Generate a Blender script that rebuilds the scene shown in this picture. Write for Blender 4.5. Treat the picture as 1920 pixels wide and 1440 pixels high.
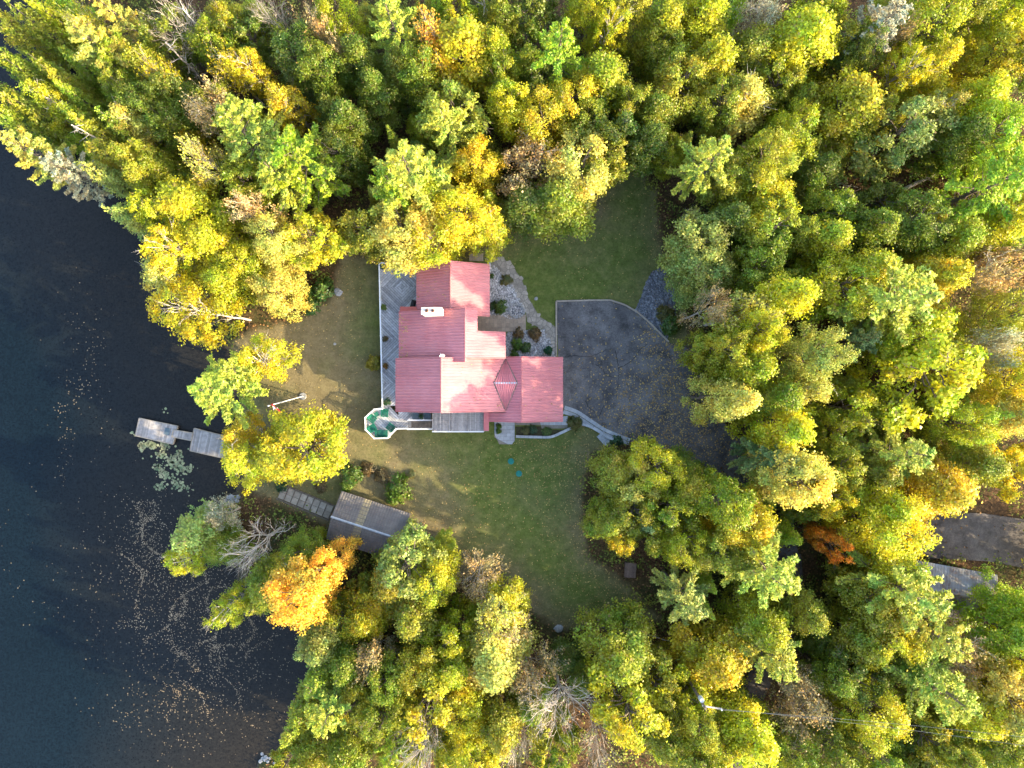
import bpy, math, random
import numpy as np
from mathutils import Vector, Matrix

for o in list(bpy.data.objects):
    bpy.data.objects.remove(o)
scene = bpy.context.scene
COL = scene.collection
R = math.radians

# ------------------------------------------------------------------ camera, sky, sun, exposure
CAM_H = 80.0
TAN_H = 0.7212                        # half horizontal field of view
F = 960.0 / TAN_H
cam_d = bpy.data.cameras.new('camera')
cam_d.sensor_width = 36.0
cam_d.lens = 18.0 / TAN_H
cam_d.clip_start = 0.5
cam_d.clip_end = 2000.0
cam = bpy.data.objects.new('camera', cam_d)
cam.location = (0, 0, CAM_H)
COL.objects.link(cam)
scene.camera = cam

SUN_EL, SUN_AZ = 21.5, -19.0          # azimuth measured from +X (east of the picture), counter-clockwise
w = bpy.data.worlds.new('World')
scene.world = w
w.use_nodes = True
nt = w.node_tree
sky = nt.nodes.new('ShaderNodeTexSky')
sky.sky_type = 'NISHITA'
sky.sun_disc = False
sky.sun_elevation = R(SUN_EL)
sky.sun_rotation = R(90 - SUN_AZ)
sky.air_density = 1.0
sky.dust_density = 2.2
sky.ozone_density = 0.7
bg = nt.nodes['Background']
nt.links.new(sky.outputs[0], bg.inputs['Color'])
bg.inputs['Strength'].default_value = 0.15
sun_d = bpy.data.lights.new('sun', 'SUN')
sun_d.energy = 2.5
sun_d.angle = R(0.55)
sun_d.color = (1.0, 0.83, 0.53)
sun = bpy.data.objects.new('sun', sun_d)
sun.rotation_euler = Vector((math.cos(R(SUN_EL)) * math.cos(R(SUN_AZ)), math.cos(R(SUN_EL)) * math.sin(R(SUN_AZ)), math.sin(R(SUN_EL)))).to_track_quat('Z', 'Y').to_euler()
COL.objects.link(sun)
scene.view_settings.view_transform = 'Standard'
scene.view_settings.look = 'None'
scene.view_settings.gamma = 1.0
scene.view_settings.use_curve_mapping = False
scene.view_settings.exposure = 2.42
scene.render.engine = 'CYCLES'
scene.cycles.max_bounces = 6
scene.cycles.diffuse_bounces = 3
scene.cycles.transmission_bounces = 3
scene.cycles.glossy_bounces = 2

# ------------------------------------------------------------------ helpers
def S(z):
    return (CAM_H - z) / F
def P(px, py, z=0.0):
    """photograph point -> world x, y of the thing standing there at height z"""
    s = S(z)
    return ((px - 960) * s, (720 - py) * s)
def P3(px, py, z=0.0):
    x, y = P(px, py, z)
    return (x, y, z)

def tag(o, label=None, cat=None, group=None, kind=None):
    if label: o['label'] = label
    if cat: o['category'] = cat
    if group: o['group'] = group
    if kind: o['kind'] = kind
    return o
def empty(name, loc=(0, 0, 0), rz=0.0, parent=None):
    o = bpy.data.objects.new(name, None)
    o.empty_display_size = 0.3
    o.location = loc
    o.rotation_euler = (0, 0, rz)
    COL.objects.link(o)
    if parent: o.parent = parent
    return o
def link(name, me, parent=None, loc=(0, 0, 0), rot=(0, 0, 0), sc=(1, 1, 1)):
    o = bpy.data.objects.new(name, me)
    o.location = loc; o.rotation_euler = rot; o.scale = sc
    COL.objects.link(o)
    if parent: o.parent = parent
    return o

class MB:
    def __init__(s):
        s.v = []; s.f = []
    def add(s, vs, fs):
        k = len(s.v)
        s.v.extend([tuple(p) for p in vs])
        s.f.extend([tuple(i + k for i in f) for f in fs])
        return s
    def prism(s, poly, z0, z1):
        """counter-clockwise polygon of (x, y)"""
        n = len(poly)
        a = sum(poly[i][0] * poly[(i + 1) % n][1] - poly[(i + 1) % n][0] * poly[i][1] for i in range(n))
        if a < 0: poly = poly[::-1]
        vs = [(x, y, z0) for x, y in poly] + [(x, y, z1) for x, y in poly]
        fs = [tuple(range(n - 1, -1, -1)), tuple(range(n, 2 * n))]
        fs += [(i, (i + 1) % n, n + (i + 1) % n, n + i) for i in range(n)]
        return s.add(vs, fs)
    def box(s, x0, x1, y0, y1, z0, z1):
        return s.prism([(x0, y0), (x1, y0), (x1, y1), (x0, y1)], z0, z1)
    def beam(s, a, b, wd, ht):
        """bar with rectangular section from a to b, top side up"""
        a = Vector(a); b = Vector(b); d = (b - a).normalized()
        up = Vector((0, 0, 1))
        if abs(d.z) > 0.95: up = Vector((0, 1, 0))
        sd = d.cross(up).normalized() * (wd / 2); u = sd.cross(d).normalized() * (ht / 2)
        vs = []
        for p in (a, b):
            vs += [p - sd - u, p + sd - u, p + sd + u, p - sd + u]
        return s.add(vs, [(0, 1, 2, 3)[::-1], (4, 5, 6, 7), (0, 1, 5, 4), (1, 2, 6, 5), (2, 3, 7, 6), (3, 0, 4, 7)])
    def tube(s, pts, rad, n=6):
        k = len(s.v); m = len(pts)
        pts = [Vector(p) for p in pts]
        for i, p in enumerate(pts):
            d = (pts[min(i + 1, m - 1)] - pts[max(i - 1, 0)])
            d = d.normalized() if d.length > 1e-6 else Vector((0, 0, 1))
            ref = Vector((1, 0, 0)) if abs(d.x) < 0.8 else Vector((0, 1, 0))
            a = d.cross(ref).normalized(); b = d.cross(a)
            for j in range(n):
                t = 2 * math.pi * j / n
                s.v.append(tuple(p + (a * math.cos(t) + b * math.sin(t)) * rad[i]))
        for i in range(m - 1):
            for j in range(n):
                q = (j + 1) % n
                s.f.append((k + i * n + j, k + i * n + q, k + (i + 1) * n + q, k + (i + 1) * n + j))
        s.f.append(tuple(k + (m - 1) * n + j for j in range(n)))
        s.f.append(tuple(k + j for j in range(n))[::-1])
        return s
    def disc(s, c, r0, r1, h, n=12):
        pts = [(c[0] + r0 * math.cos(2 * math.pi * i / n), c[1] + r0 * math.sin(2 * math.pi * i / n), c[2]) for i in range(n)]
        pt2 = [(c[0] + r1 * math.cos(2 * math.pi * i / n), c[1] + r1 * math.sin(2 * math.pi * i / n), c[2] + h) for i in range(n)]
        fs = [tuple(range(n - 1, -1, -1)), tuple(range(n, 2 * n))] + [(i, (i + 1) % n, n + (i + 1) % n, n + i) for i in range(n)]
        return s.add(pts + pt2, fs)
    def mesh(s, name, mat, smooth=False):
        me = bpy.data.meshes.new(name)
        me.from_pydata(s.v, [], s.f)
        if mat: me.materials.append(mat)
        if smooth: me.polygons.foreach_set('use_smooth', [True] * len(me.polygons))
        me.update()
        return me
    def build(s, name, mat, parent=None, loc=(0, 0, 0), rot=(0, 0, 0), smooth=False):
        return link(name, s.mesh(name, mat, smooth), parent, loc, rot)

def quads_mesh(name, V, mat, per=4):
    """V: (n, per, 3) array, one face per row"""
    n = len(V)
    me = bpy.data.meshes.new(name)
    me.vertices.add(n * per); me.loops.add(n * per); me.polygons.add(n)
    me.vertices.foreach_set('co', np.ascontiguousarray(V, dtype=np.float32).reshape(-1))
    me.loops.foreach_set('vertex_index', np.arange(n * per, dtype=np.int32))
    me.polygons.foreach_set('loop_start', np.arange(0, n * per, per, dtype=np.int32))
    me.polygons.foreach_set('loop_total', np.full(n, per, dtype=np.int32))
    if mat: me.materials.append(mat)
    me.update(calc_edges=True)
    return me
def unit(a):
    return a / np.maximum(np.linalg.norm(a, axis=-1, keepdims=True), 1e-6)
def leaf_quads(C, N, size, aspect=0.75, T=None, rng=None, fold=0.18):
    n = len(C)
    if T is None: T = rng.normal(size=(n, 3))
    N = unit(N)
    T = unit(T - N * np.sum(T * N, axis=1, keepdims=True))
    B = np.cross(N, T)
    sz = np.asarray(size).reshape(-1, 1)
    lift = N * sz * fold
    V = np.stack([C + T * sz * 0.5, C + B * sz * 0.5 * aspect + lift, C - T * sz * 0.5, C - B * sz * 0.5 * aspect + lift], axis=1)
    return V

def clip_poly(poly, clip):
    """Sutherland-Hodgman, clip is convex and counter-clockwise"""
    out = list(poly)
    m = len(clip)
    for i in range(m):
        ax, ay = clip[i]; bx, by = clip[(i + 1) % m]
        inp = out; out = []
        if not inp: return []
        def side(p): return (bx - ax) * (p[1] - ay) - (by - ay) * (p[0] - ax)
        for j in range(len(inp)):
            p, q = inp[j], inp[(j + 1) % len(inp)]
            sp, sq = side(p), side(q)
            if sp >= 0: out.append(p)
            if (sp >= 0) != (sq >= 0):
                t = sp / (sp - sq)
                out.append((p[0] + (q[0] - p[0]) * t, p[1] + (q[1] - p[1]) * t))
    return out
def inside(px, py, poly):
    """vectorised point in polygon"""
    px = np.asarray(px, float); py = np.asarray(py, float)
    c = np.zeros(px.shape, bool)
    n = len(poly)
    for i in range(n):
        x0, y0 = poly[i]; x1, y1 = poly[(i + 1) % n]
        if y0 == y1: continue
        cond = ((y0 > py) != (y1 > py)) & (px < (x1 - x0) * (py - y0) / (y1 - y0) + x0)
        c ^= cond
    return c
def dist_line(px, py, line, closed=False):
    px = np.asarray(px, float); py = np.asarray(py, float)
    d = np.full(px.shape, 1e9)
    n = len(line)
    for i in range(n if closed else n - 1):
        x0, y0 = line[i]; x1, y1 = line[(i + 1) % n]
        L2 = (x1 - x0) ** 2 + (y1 - y0) ** 2 + 1e-9
        t = np.clip(((px - x0) * (x1 - x0) + (py - y0) * (y1 - y0)) / L2, 0, 1)
        d = np.minimum(d, np.hypot(px - x0 - t * (x1 - x0), py - y0 - t * (y1 - y0)))
    return d
def W(pts, z=0.0):
    return [P(a, b, z) for a, b in pts]
def smooth_line(pts, k=6):
    out = []
    n = len(pts)
    for i in range(n - 1):
        p0 = pts[max(i - 1, 0)]; p1 = pts[i]; p2 = pts[i + 1]; p3 = pts[min(i + 2, n - 1)]
        for j in range(k):
            t = j / k
            out.append(tuple(0.5 * (2 * p1[a] + (p2[a] - p0[a]) * t + (2 * p0[a] - 5 * p1[a] + 4 * p2[a] - p3[a]) * t * t + (3 * p1[a] - p0[a] - 3 * p2[a] + p3[a]) * t ** 3) for a in range(2)))
    out.append(tuple(pts[-1]))
    return out
def ribbon(line, w0, w1=None):
    """polygon points left / right of a line"""
    w1 = w0 if w1 is None else w1
    L = []; Rr = []
    n = len(line)
    for i, p in enumerate(line):
        a = line[max(i - 1, 0)]; b = line[min(i + 1, n - 1)]
        dx, dy = b[0] - a[0], b[1] - a[1]; l = math.hypot(dx, dy) + 1e-9
        wd = w0 + (w1 - w0) * i / max(1, n - 1)
        L.append((p[0] - dy / l * wd / 2, p[1] + dx / l * wd / 2)); Rr.append((p[0] + dy / l * wd / 2, p[1] - dx / l * wd / 2))
    return L, Rr

# ------------------------------------------------------------------ materials
MATS = {}
def new_mat(name):
    m = bpy.data.materials.new(name)
    m.use_nodes = True
    t = m.node_tree
    MATS[name] = m
    return m, t, t.nodes['Principled BSDF']
def node(t, typ, **kw):
    n = t.nodes.new(typ)
    for k, v in kw.items(): setattr(n, k, v)
    return n
def noise(t, scale, detail=4, rough=0.6, vec=None):
    n = node(t, 'ShaderNodeTexNoise')
    n.inputs['Scale'].default_value = scale; n.inputs['Detail'].default_value = detail; n.inputs['Roughness'].default_value = rough
    if vec is not None: t.links.new(vec, n.inputs['Vector'])
    return n
def ramp(t, src, stops):
    r = node(t, 'ShaderNodeValToRGB')
    e = r.color_ramp.elements
    while len(e) < len(stops): e.new(0.5)
    for i, (p, c) in enumerate(stops):
        e[i].position = p; e[i].color = (c[0], c[1], c[2], 1) if isinstance(c, (tuple, list)) else (c, c, c, 1)
    t.links.new(src, r.inputs[0])
    return r
def mix(t, fac, a, b, mode='MIX'):
    m = node(t, 'ShaderNodeMix', data_type='RGBA', blend_type=mode)
    for s, v in ((m.inputs[0], fac), (m.inputs[6], a), (m.inputs[7], b)):
        if isinstance(v, (int, float)): s.default_value = v
        elif isinstance(v, (tuple, list)): s.default_value = (v[0], v[1], v[2], 1)
        else: t.links.new(v, s)
    return m.outputs[2]
def bump(t, b, src, strength=0.4, dist=0.05):
    n = node(t, 'ShaderNodeBump')
    n.inputs['Strength'].default_value = strength; n.inputs['Distance'].default_value = dist
    t.links.new(src, n.inputs['Height']); t.links.new(n.outputs[0], b.inputs['Normal'])
def coords(t, kind='Object'):
    return node(t, 'ShaderNodeTexCoord').outputs[kind]
def simple(name, c0, c1, scale=3.0, rough=0.7, detail=6, bmp=0.2, bd=0.02, metal=0.0, spec=0.3, world=False, islands=0.0, objrand=0.0):
    m, t, b = new_mat(name)
    if world: v = node(t, 'ShaderNodeNewGeometry').outputs['Position']
    else: v = coords(t)
    n = noise(t, scale, detail, 0.65, v)
    r = ramp(t, n.outputs[0], [(0.3, c0), (0.7, c1)])
    c = r.outputs[0]
    if islands or objrand:
        src = node(t, 'ShaderNodeNewGeometry').outputs['Random Per Island'] if islands else node(t, 'ShaderNodeObjectInfo').outputs['Random']
        k = islands or objrand
        c = mix(t, 1.0, c, ramp(t, src, [(0, 1 - k), (1, 1 + k)]).outputs[0], 'MULTIPLY')
    t.links.new(c, b.inputs['Base Color'])
    b.inputs['Roughness'].default_value = rough; b.inputs['Metallic'].default_value = metal
    b.inputs['Specular IOR Level'].default_value = spec
    if bmp: bump(t, b, noise(t, scale * 6, 5, 0.7, v).outputs[0], bmp, bd)
    return m

def leaf_material(name, trans=0.35, var=0.35, warm=(0.85, 0.62, 0.3)):
    m = bpy.data.materials.new(name); m.use_nodes = True; MATS[name] = m
    t = m.node_tree; t.nodes.clear()
    oi = node(t, 'ShaderNodeObjectInfo'); g = node(t, 'ShaderNodeNewGeometry')
    v = coords(t)
    rnd = ramp(t, g.outputs['Random Per Island'], [(0, 1 - var), (1, 1 + var)])
    c = mix(t, 1.0, oi.outputs['Color'], rnd.outputs[0], 'MULTIPLY')
    # patches of the crown that have turned further than the rest
    va = node(t, 'ShaderNodeVectorMath', operation='ADD'); cr_ = node(t, 'ShaderNodeCombineXYZ')
    mu = node(t, 'ShaderNodeMath', operation='MULTIPLY'); t.links.new(oi.outputs['Random'], mu.inputs[0]); mu.inputs[1].default_value = 57.0
    t.links.new(mu.outputs[0], cr_.inputs[0]); t.links.new(mu.outputs[0], cr_.inputs[1]); t.links.new(v, va.inputs[0]); t.links.new(cr_.outputs[0], va.inputs[1])
    n = noise(t, 0.42, 3, 0.65, va.outputs[0])
    turned = mix(t, 1.0, c, (1.25, 1.03, 0.72), 'MULTIPLY')
    green = mix(t, 1.0, c, (0.66, 0.90, 0.9), 'MULTIPLY')
    c2 = mix(t, ramp(t, n.outputs[0], [(0.34, 0.0), (0.66, 1.0)]).outputs[0], green, turned)
    wn0 = node(t, 'ShaderNodeTexWhiteNoise', noise_dimensions='1D'); ad = node(t, 'ShaderNodeMath', operation='ADD'); t.links.new(g.outputs['Random Per Island'], ad.inputs[0]); ad.inputs[1].default_value = 3.7; t.links.new(ad.outputs[0], wn0.inputs['W'])
    c2 = mix(t, ramp(t, wn0.outputs['Value'], [(0.93, 0.0), (0.94, 0.7)]).outputs[0], c2, (0.30, 0.19, 0.07))
    hsv = node(t, 'ShaderNodeHueSaturation')
    hr = node(t, 'ShaderNodeMapRange'); hr.inputs[3].default_value = 0.485; hr.inputs[4].default_value = 0.515
    wn = node(t, 'ShaderNodeTexWhiteNoise', noise_dimensions='1D'); t.links.new(g.outputs['Random Per Island'], wn.inputs['W'])
    t.links.new(wn.outputs['Value'], hr.inputs[0]); t.links.new(hr.outputs[0], hsv.inputs['Hue']); t.links.new(c2, hsv.inputs['Color'])
    d = node(t, 'ShaderNodeBsdfDiffuse'); tr = node(t, 'ShaderNodeBsdfTranslucent')
    gl = node(t, 'ShaderNodeBsdfGlossy'); gl.inputs['Roughness'].default_value = 0.45; gl.inputs['Color'].default_value = (0.9, 0.9, 0.9, 1)
    t.links.new(hsv.outputs[0], d.inputs['Color']); t.links.new(hsv.outputs[0], tr.inputs['Color'])
    ms = node(t, 'ShaderNodeMixShader'); ms.inputs[0].default_value = trans
    t.links.new(d.outputs[0], ms.inputs[1]); t.links.new(tr.outputs[0], ms.inputs[2])
    m2 = node(t, 'ShaderNodeMixShader'); m2.inputs[0].default_value = 0.03
    t.links.new(ms.outputs[0], m2.inputs[1]); t.links.new(gl.outputs[0], m2.inputs[2])
    o = node(t, 'ShaderNodeOutputMaterial'); t.links.new(m2.outputs[0], o.inputs['Surface'])
    return m
LEAF = leaf_material('leaves', 0.38, 0.32)
NEEDLE = leaf_material('needles', 0.22, 0.30)
BARK = simple('bark', (0.10, 0.075, 0.055), (0.22, 0.18, 0.14), 4, 0.9, bmp=0.5)
BARK_PALE = simple('pale_bark', (0.36, 0.31, 0.26), (0.58, 0.53, 0.47), 5, 0.85, bmp=0.4)
BARK_DEAD = simple('dead_bark', (0.40, 0.34, 0.28), (0.62, 0.54, 0.45), 4, 0.9, bmp=0.4)

# ground: lawn, dry grass, forest floor, shore, weighted by a painted attribute
def ground_material():
    m, t, b = new_mat('ground')
    v = node(t, 'ShaderNodeNewGeometry').outputs['Position']
    at = node(t, 'ShaderNodeAttribute', attribute_name='mask')
    sp = node(t, 'ShaderNodeSeparateColor'); t.links.new(at.outputs['Color'], sp.inputs[0])
    big = noise(t, 0.16, 5, 0.65, v); mid = noise(t, 0.9, 5, 0.7, v); fine = noise(t, 4.0, 5, 0.9, v); leafn = noise(t, 3.2, 3, 0.9, v)
    grass = ramp(t, mid.outputs[0], [(0.28, (0.075, 0.102, 0.022)), (0.5, (0.112, 0.142, 0.032)), (0.72, (0.195, 0.195, 0.060))]).outputs[0]
    grass = mix(t, 0.75, grass, ramp(t, fine.outputs[0], [(0.3, 0.45), (0.7, 1.5)]).outputs[0], 'MULTIPLY')
    dry = ramp(t, mid.outputs[0], [(0.25, (0.125, 0.102, 0.050)), (0.75, (0.225, 0.182, 0.098))]).outputs[0]
    dry = mix(t, 0.75, dry, ramp(t, fine.outputs[0], [(0.3, 0.5), (0.7, 1.5)]).outputs[0], 'MULTIPLY')
    floor = ramp(t, leafn.outputs[0], [(0.28, (0.030, 0.020, 0.012)), (0.48, (0.085, 0.050, 0.026)), (0.60, (0.150, 0.085, 0.040)), (0.8, (0.26, 0.17, 0.08))]).outputs[0]
    floor = mix(t, ramp(t, big.outputs[0], [(0.45, 0.0), (0.62, 0.75)]).outputs[0], floor, (0.045, 0.060, 0.018))
    def jitter(ch, k=0.5):
        a = node(t, 'ShaderNodeMath', operation='ADD'); t.links.new(ch, a.inputs[0])
        s = node(t, 'ShaderNodeMath', operation='MULTIPLY_ADD'); t.links.new(mid.outputs[0], s.inputs[0]); s.inputs[1].default_value = k; s.inputs[2].default_value = -k / 2
        t.links.new(s.outputs[0], a.inputs[1])
        return ramp(t, a.outputs[0], [(0.35, 0.0), (0.65, 1.0)]).outputs[0]
    jd = node(t, 'ShaderNodeMath', operation='ADD', use_clamp=True)
    s2 = node(t, 'ShaderNodeMath', operation='MULTIPLY_ADD'); t.links.new(big.outputs[0], s2.inputs[0]); s2.inputs[1].default_value = 1.9; s2.inputs[2].default_value = -0.95
    t.links.new(sp.outputs[1], jd.inputs[0]); t.links.new(s2.outputs[0], jd.inputs[1])
    lawn = mix(t, jd.outputs[0], grass, dry)
    c = mix(t, jitter(sp.outputs[0]), floor, lawn)
    mud = ramp(t, fine.outputs[0], [(0.3, (0.035, 0.028, 0.020)), (0.7, (0.10, 0.085, 0.06))]).outputs[0]
    c = mix(t, jitter(sp.outputs[2]), c, mud)
    t.links.new(c, b.inputs['Base Color'])
    b.inputs['Roughness'].default_value = 0.95; b.inputs['Specular IOR Level'].default_value = 0.1
    bump(t, b, fine.outputs[0], 0.6, 0.12)
    return m
GROUND = ground_material()

def water_material():
    m, t, b = new_mat('lake_water')
    v = node(t, 'ShaderNodeNewGeometry').outputs['Position']
    at = node(t, 'ShaderNodeAttribute', attribute_name='mask')
    n = noise(t, 0.06, 4, 0.6, v)
    deep = ramp(t, n.outputs[0], [(0.3, (0.0022, 0.0058, 0.0084)), (0.7, (0.0036, 0.0085, 0.0120))]).outputs[0]
    c = mix(t, at.outputs['Fac'], deep, (0.022, 0.0175, 0.0115))
    gn = noise(t, 4.5, 3, 0.9, v)
    c = mix(t, 1.0, c, ramp(t, gn.outputs[0], [(0.3, 0.35), (0.7, 1.75)]).outputs[0], 'MULTIPLY')
    t.links.new(c, b.inputs['Base Color'])
    b.inputs['Roughness'].default_value = 0.08; b.inputs['IOR'].default_value = 1.30
    mp = node(t, 'ShaderNodeMapping'); mp.inputs['Scale'].default_value = (1.0, 2.2, 1.0); mp.inputs['Rotation'].default_value = (0, 0, R(20))
    t.links.new(v, mp.inputs['Vector'])
    n1 = noise(t, 1.9, 6, 0.75, mp.outputs[0])
    bump(t, b, n1.outputs[0], 0.3, 0.15)
    return m
WATER = water_material()

def asphalt_material(name, c0, c1, patch=0.35):
    m, t, b = new_mat(name)
    v = node(t, 'ShaderNodeNewGeometry').outputs['Position']
    n = noise(t, 0.22, 6, 0.68, v); f = noise(t, 6, 4, 0.85, v)
    c = ramp(t, n.outputs[0], [(0.34, c0), (0.64, c1)]).outputs[0]
    st_ = noise(t, 0.7, 4, 0.7, v)
    c = mix(t, 0.8, c, ramp(t, st_.outputs[0], [(0.36, 0.55), (0.5, 1.0), (0.68, 1.25)]).outputs[0], 'MULTIPLY')
    c = mix(t, 0.7, c, ramp(t, f.outputs[0], [(0.3, 0.45), (0.7, 1.6)]).outputs[0], 'MULTIPLY')
    t.links.new(c, b.inputs['Base Color']); b.inputs['Roughness'].default_value = 0.9; b.inputs['Specular IOR Level'].default_value = 0.2
    bump(t, b, f.outputs[0], 0.5, 0.03)
    return m
ASPHALT = asphalt_material('asphalt', (0.074, 0.070, 0.069), (0.170, 0.158, 0.150))
GRAVEL_TRACK = asphalt_material('gravel_track', (0.07, 0.06, 0.055), (0.135, 0.117, 0.105))
def roof_material():
    m, t, b = new_mat('red_metal_roof')
    v = node(t, 'ShaderNodeNewGeometry').outputs['Position']
    n = noise(t, 0.35, 5, 0.65, v)
    mp = node(t, 'ShaderNodeMapping'); mp.inputs['Scale'].default_value = (0.35, 5.0, 1.0); t.links.new(v, mp.inputs['Vector'])
    sk = noise(t, 1.6, 5, 0.75, mp.outputs[0])
    c = ramp(t, n.outputs[0], [(0.3, (0.49, 0.145, 0.155)), (0.7, (0.59, 0.22, 0.225))]).outputs[0]
    c = mix(t, 0.55, c, ramp(t, sk.outputs[0], [(0.3, 0.70), (0.7, 1.25)]).outputs[0], 'MULTIPLY')
    oi = node(t, 'ShaderNodeObjectInfo')
    c = mix(t, 1.0, c, ramp(t, oi.outputs['Random'], [(0, 0.93), (1, 1.06)]).outputs[0], 'MULTIPLY')
    t.links.new(c, b.inputs['Base Color']); b.inputs['Specular IOR Level'].default_value = 0.5
    t.links.new(ramp(t, sk.outputs[0], [(0.3, 0.36), (0.7, 0.55)]).outputs[0], b.inputs['Roughness'])
    return m
ROOF_RED = roof_material()
ROOF_TRIM = simple('red_roof_trim', (0.42, 0.11, 0.11), (0.50, 0.15, 0.15), 2, 0.4, bmp=0.0, spec=0.5)
WALL_LOG = simple('log_wall', (0.30, 0.18, 0.09), (0.42, 0.27, 0.15), 2, 0.7)
WHITE = simple('white_paint', (0.68, 0.70, 0.70), (0.80, 0.81, 0.80), 3, 0.5, bmp=0.05)
GLASS, _t, _b = new_mat('window_glass')
_b.inputs['Base Color'].default_value = (0.03, 0.04, 0.05, 1); _b.inputs['Roughness'].default_value = 0.05
DECK = simple('weathered_deck_wood', (0.30, 0.30, 0.31), (0.54, 0.54, 0.55), 3.5, 0.85, bmp=0.4, objrand=0.32, world=True)
DECK_DARK = simple('weathered_slat_wood', (0.21, 0.20, 0.20), (0.37, 0.36, 0.35), 3.5, 0.85, bmp=0.4, objrand=0.3, world=True)
DOCKWOOD = simple('dock_wood', (0.24, 0.22, 0.21), (0.42, 0.38, 0.35), 2.0, 0.85, bmp=0.4, objrand=0.25, world=True)
TIMBER = simple('edging_timber', (0.27, 0.22, 0.17), (0.42, 0.36, 0.28), 3, 0.85, bmp=0.4, world=True)
OLDTIMBER = simple('old_timber', (0.085, 0.07, 0.055), (0.19, 0.16, 0.13), 3, 0.9, bmp=0.4, world=True)
STONE = simple('flagstone', (0.24, 0.21, 0.17), (0.40, 0.36, 0.30), 2.2, 0.85, bmp=0.4, objrand=0.22, world=True)
PAVER = simple('tan_paver', (0.25, 0.20, 0.15), (0.35, 0.29, 0.22), 4, 0.85, bmp=0.3, objrand=0.15, world=True)
CONCRETE = simple('grey_concrete', (0.32, 0.33, 0.34), (0.46, 0.47, 0.47), 2.5, 0.85, bmp=0.3, objrand=0.12, world=True)
MORTAR = simple('path_joint', (0.17, 0.15, 0.12), (0.26, 0.235, 0.19), 5, 0.95, world=True)
PEBBLE = simple('pale_pebble', (0.27, 0.26, 0.25), (0.52, 0.51, 0.50), 1.5, 0.85, bmp=0.0, islands=0.5, world=True)
DARKPEB = simple('dark_pebble', (0.09, 0.095, 0.11), (0.24, 0.25, 0.27), 1.5, 0.85, bmp=0.0, islands=0.5, world=True)
PEBBED = simple('pebble_bed', (0.16, 0.155, 0.15), (0.38, 0.37, 0.36), 8, 0.95, bmp=0.5, world=True)
DARKBED = simple('dark_pebble_bed', (0.055, 0.06, 0.07), (0.16, 0.165, 0.18), 8, 0.95, bmp=0.5, world=True)
ROCK = simple('grey_rock', (0.20, 0.20, 0.20), (0.42, 0.42, 0.42), 2.5, 0.9, bmp=0.6, objrand=0.25)
ROCK_PALE = simple('pale_rock', (0.24, 0.24, 0.23), (0.40, 0.40, 0.38), 2.5, 0.9, bmp=0.4)
CHAIR = simple('green_plastic', (0.005, 0.10, 0.065), (0.010, 0.155, 0.10), 2, 0.5, bmp=0.0, spec=0.4)
TEAL = simple('teal_plastic', (0.008, 0.15, 0.12), (0.015, 0.21, 0.17), 2, 0.5, bmp=0.0)
BLACK = simple('black_metal', (0.012, 0.013, 0.014), (0.03, 0.03, 0.033), 3, 0.5, bmp=0.0)
SLATE = simple('slate_plastic', (0.07, 0.10, 0.12), (0.11, 0.15, 0.17), 3, 0.6, bmp=0.0)
TERRA = simple('terracotta', (0.22, 0.09, 0.05), (0.32, 0.14, 0.08), 3, 0.8, bmp=0.1)
BOAT_ROOF = simple('brown_grey_shingle', (0.125, 0.112, 0.105), (0.20, 0.178, 0.16), 1.0, 0.8, bmp=0.3, objrand=0.07, world=True)
BOAT_TAN = simple('tan_roof_panel', (0.22, 0.18, 0.11), (0.36, 0.30, 0.19), 5, 0.8, bmp=0.3, world=True)
STEEL = simple('galvanised_steel', (0.34, 0.37, 0.40), (0.52, 0.55, 0.58), 2, 0.5, metal=0.0, bmp=0.05)
BROWNWOOD = simple('brown_wood', (0.13, 0.085, 0.065), (0.21, 0.145, 0.11), 4, 0.85, bmp=0.4, objrand=0.2)
RED = simple('red_cloth', (0.55, 0.02, 0.02), (0.65, 0.03, 0.03), 3, 0.8, bmp=0.0)
WHITECLOTH = simple('white_cloth', (0.75, 0.75, 0.75), (0.82, 0.82, 0.82), 3, 0.8, bmp=0.0)
def rust_material():
    m, t, b = new_mat('rusty_corrugated_steel')
    v = node(t, 'ShaderNodeNewGeometry').outputs['Position']
    n = noise(t, 0.5, 6, 0.75, v); f = noise(t, 4, 4, 0.8, v)
    c = ramp(t, n.outputs[0], [(0.38, (0.30, 0.32, 0.35)), (0.54, (0.24, 0.22, 0.21)), (0.64, (0.17, 0.09, 0.05)), (0.78, (0.12, 0.06, 0.035))]).outputs[0]
    c = mix(t, 0.5, c, ramp(t, f.outputs[0], [(0.3, 0.7), (0.7, 1.3)]).outputs[0], 'MULTIPLY')
    t.links.new(c, b.inputs['Base Color']); b.inputs['Roughness'].default_value = 0.6; b.inputs['Metallic'].default_value = 0.15
    return m
RUST = rust_material()
CRACK = simple('crack', (0.012, 0.012, 0.013), (0.025, 0.025, 0.026), 5, 0.9, bmp=0.0)
DEADLEAF = simple('fallen_leaf', (0.30, 0.17, 0.06), (0.52, 0.38, 0.13), 0.6, 0.8, bmp=0.0, islands=0.45, world=True)
FLOATLEAF = simple('floating_leaf', (0.22, 0.155, 0.09), (0.36, 0.28, 0.18), 0.3, 0.7, bmp=0.0, islands=0.5, world=True)
LILY = simple('lily_pad', (0.10, 0.16, 0.07), (0.30, 0.27, 0.15), 1.6, 0.5, bmp=0.0, islands=0.4, world=True)
WIRE = simple('wire', (0.10, 0.11, 0.11), (0.16, 0.17, 0.17), 1, 0.5, bmp=0.0)

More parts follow.
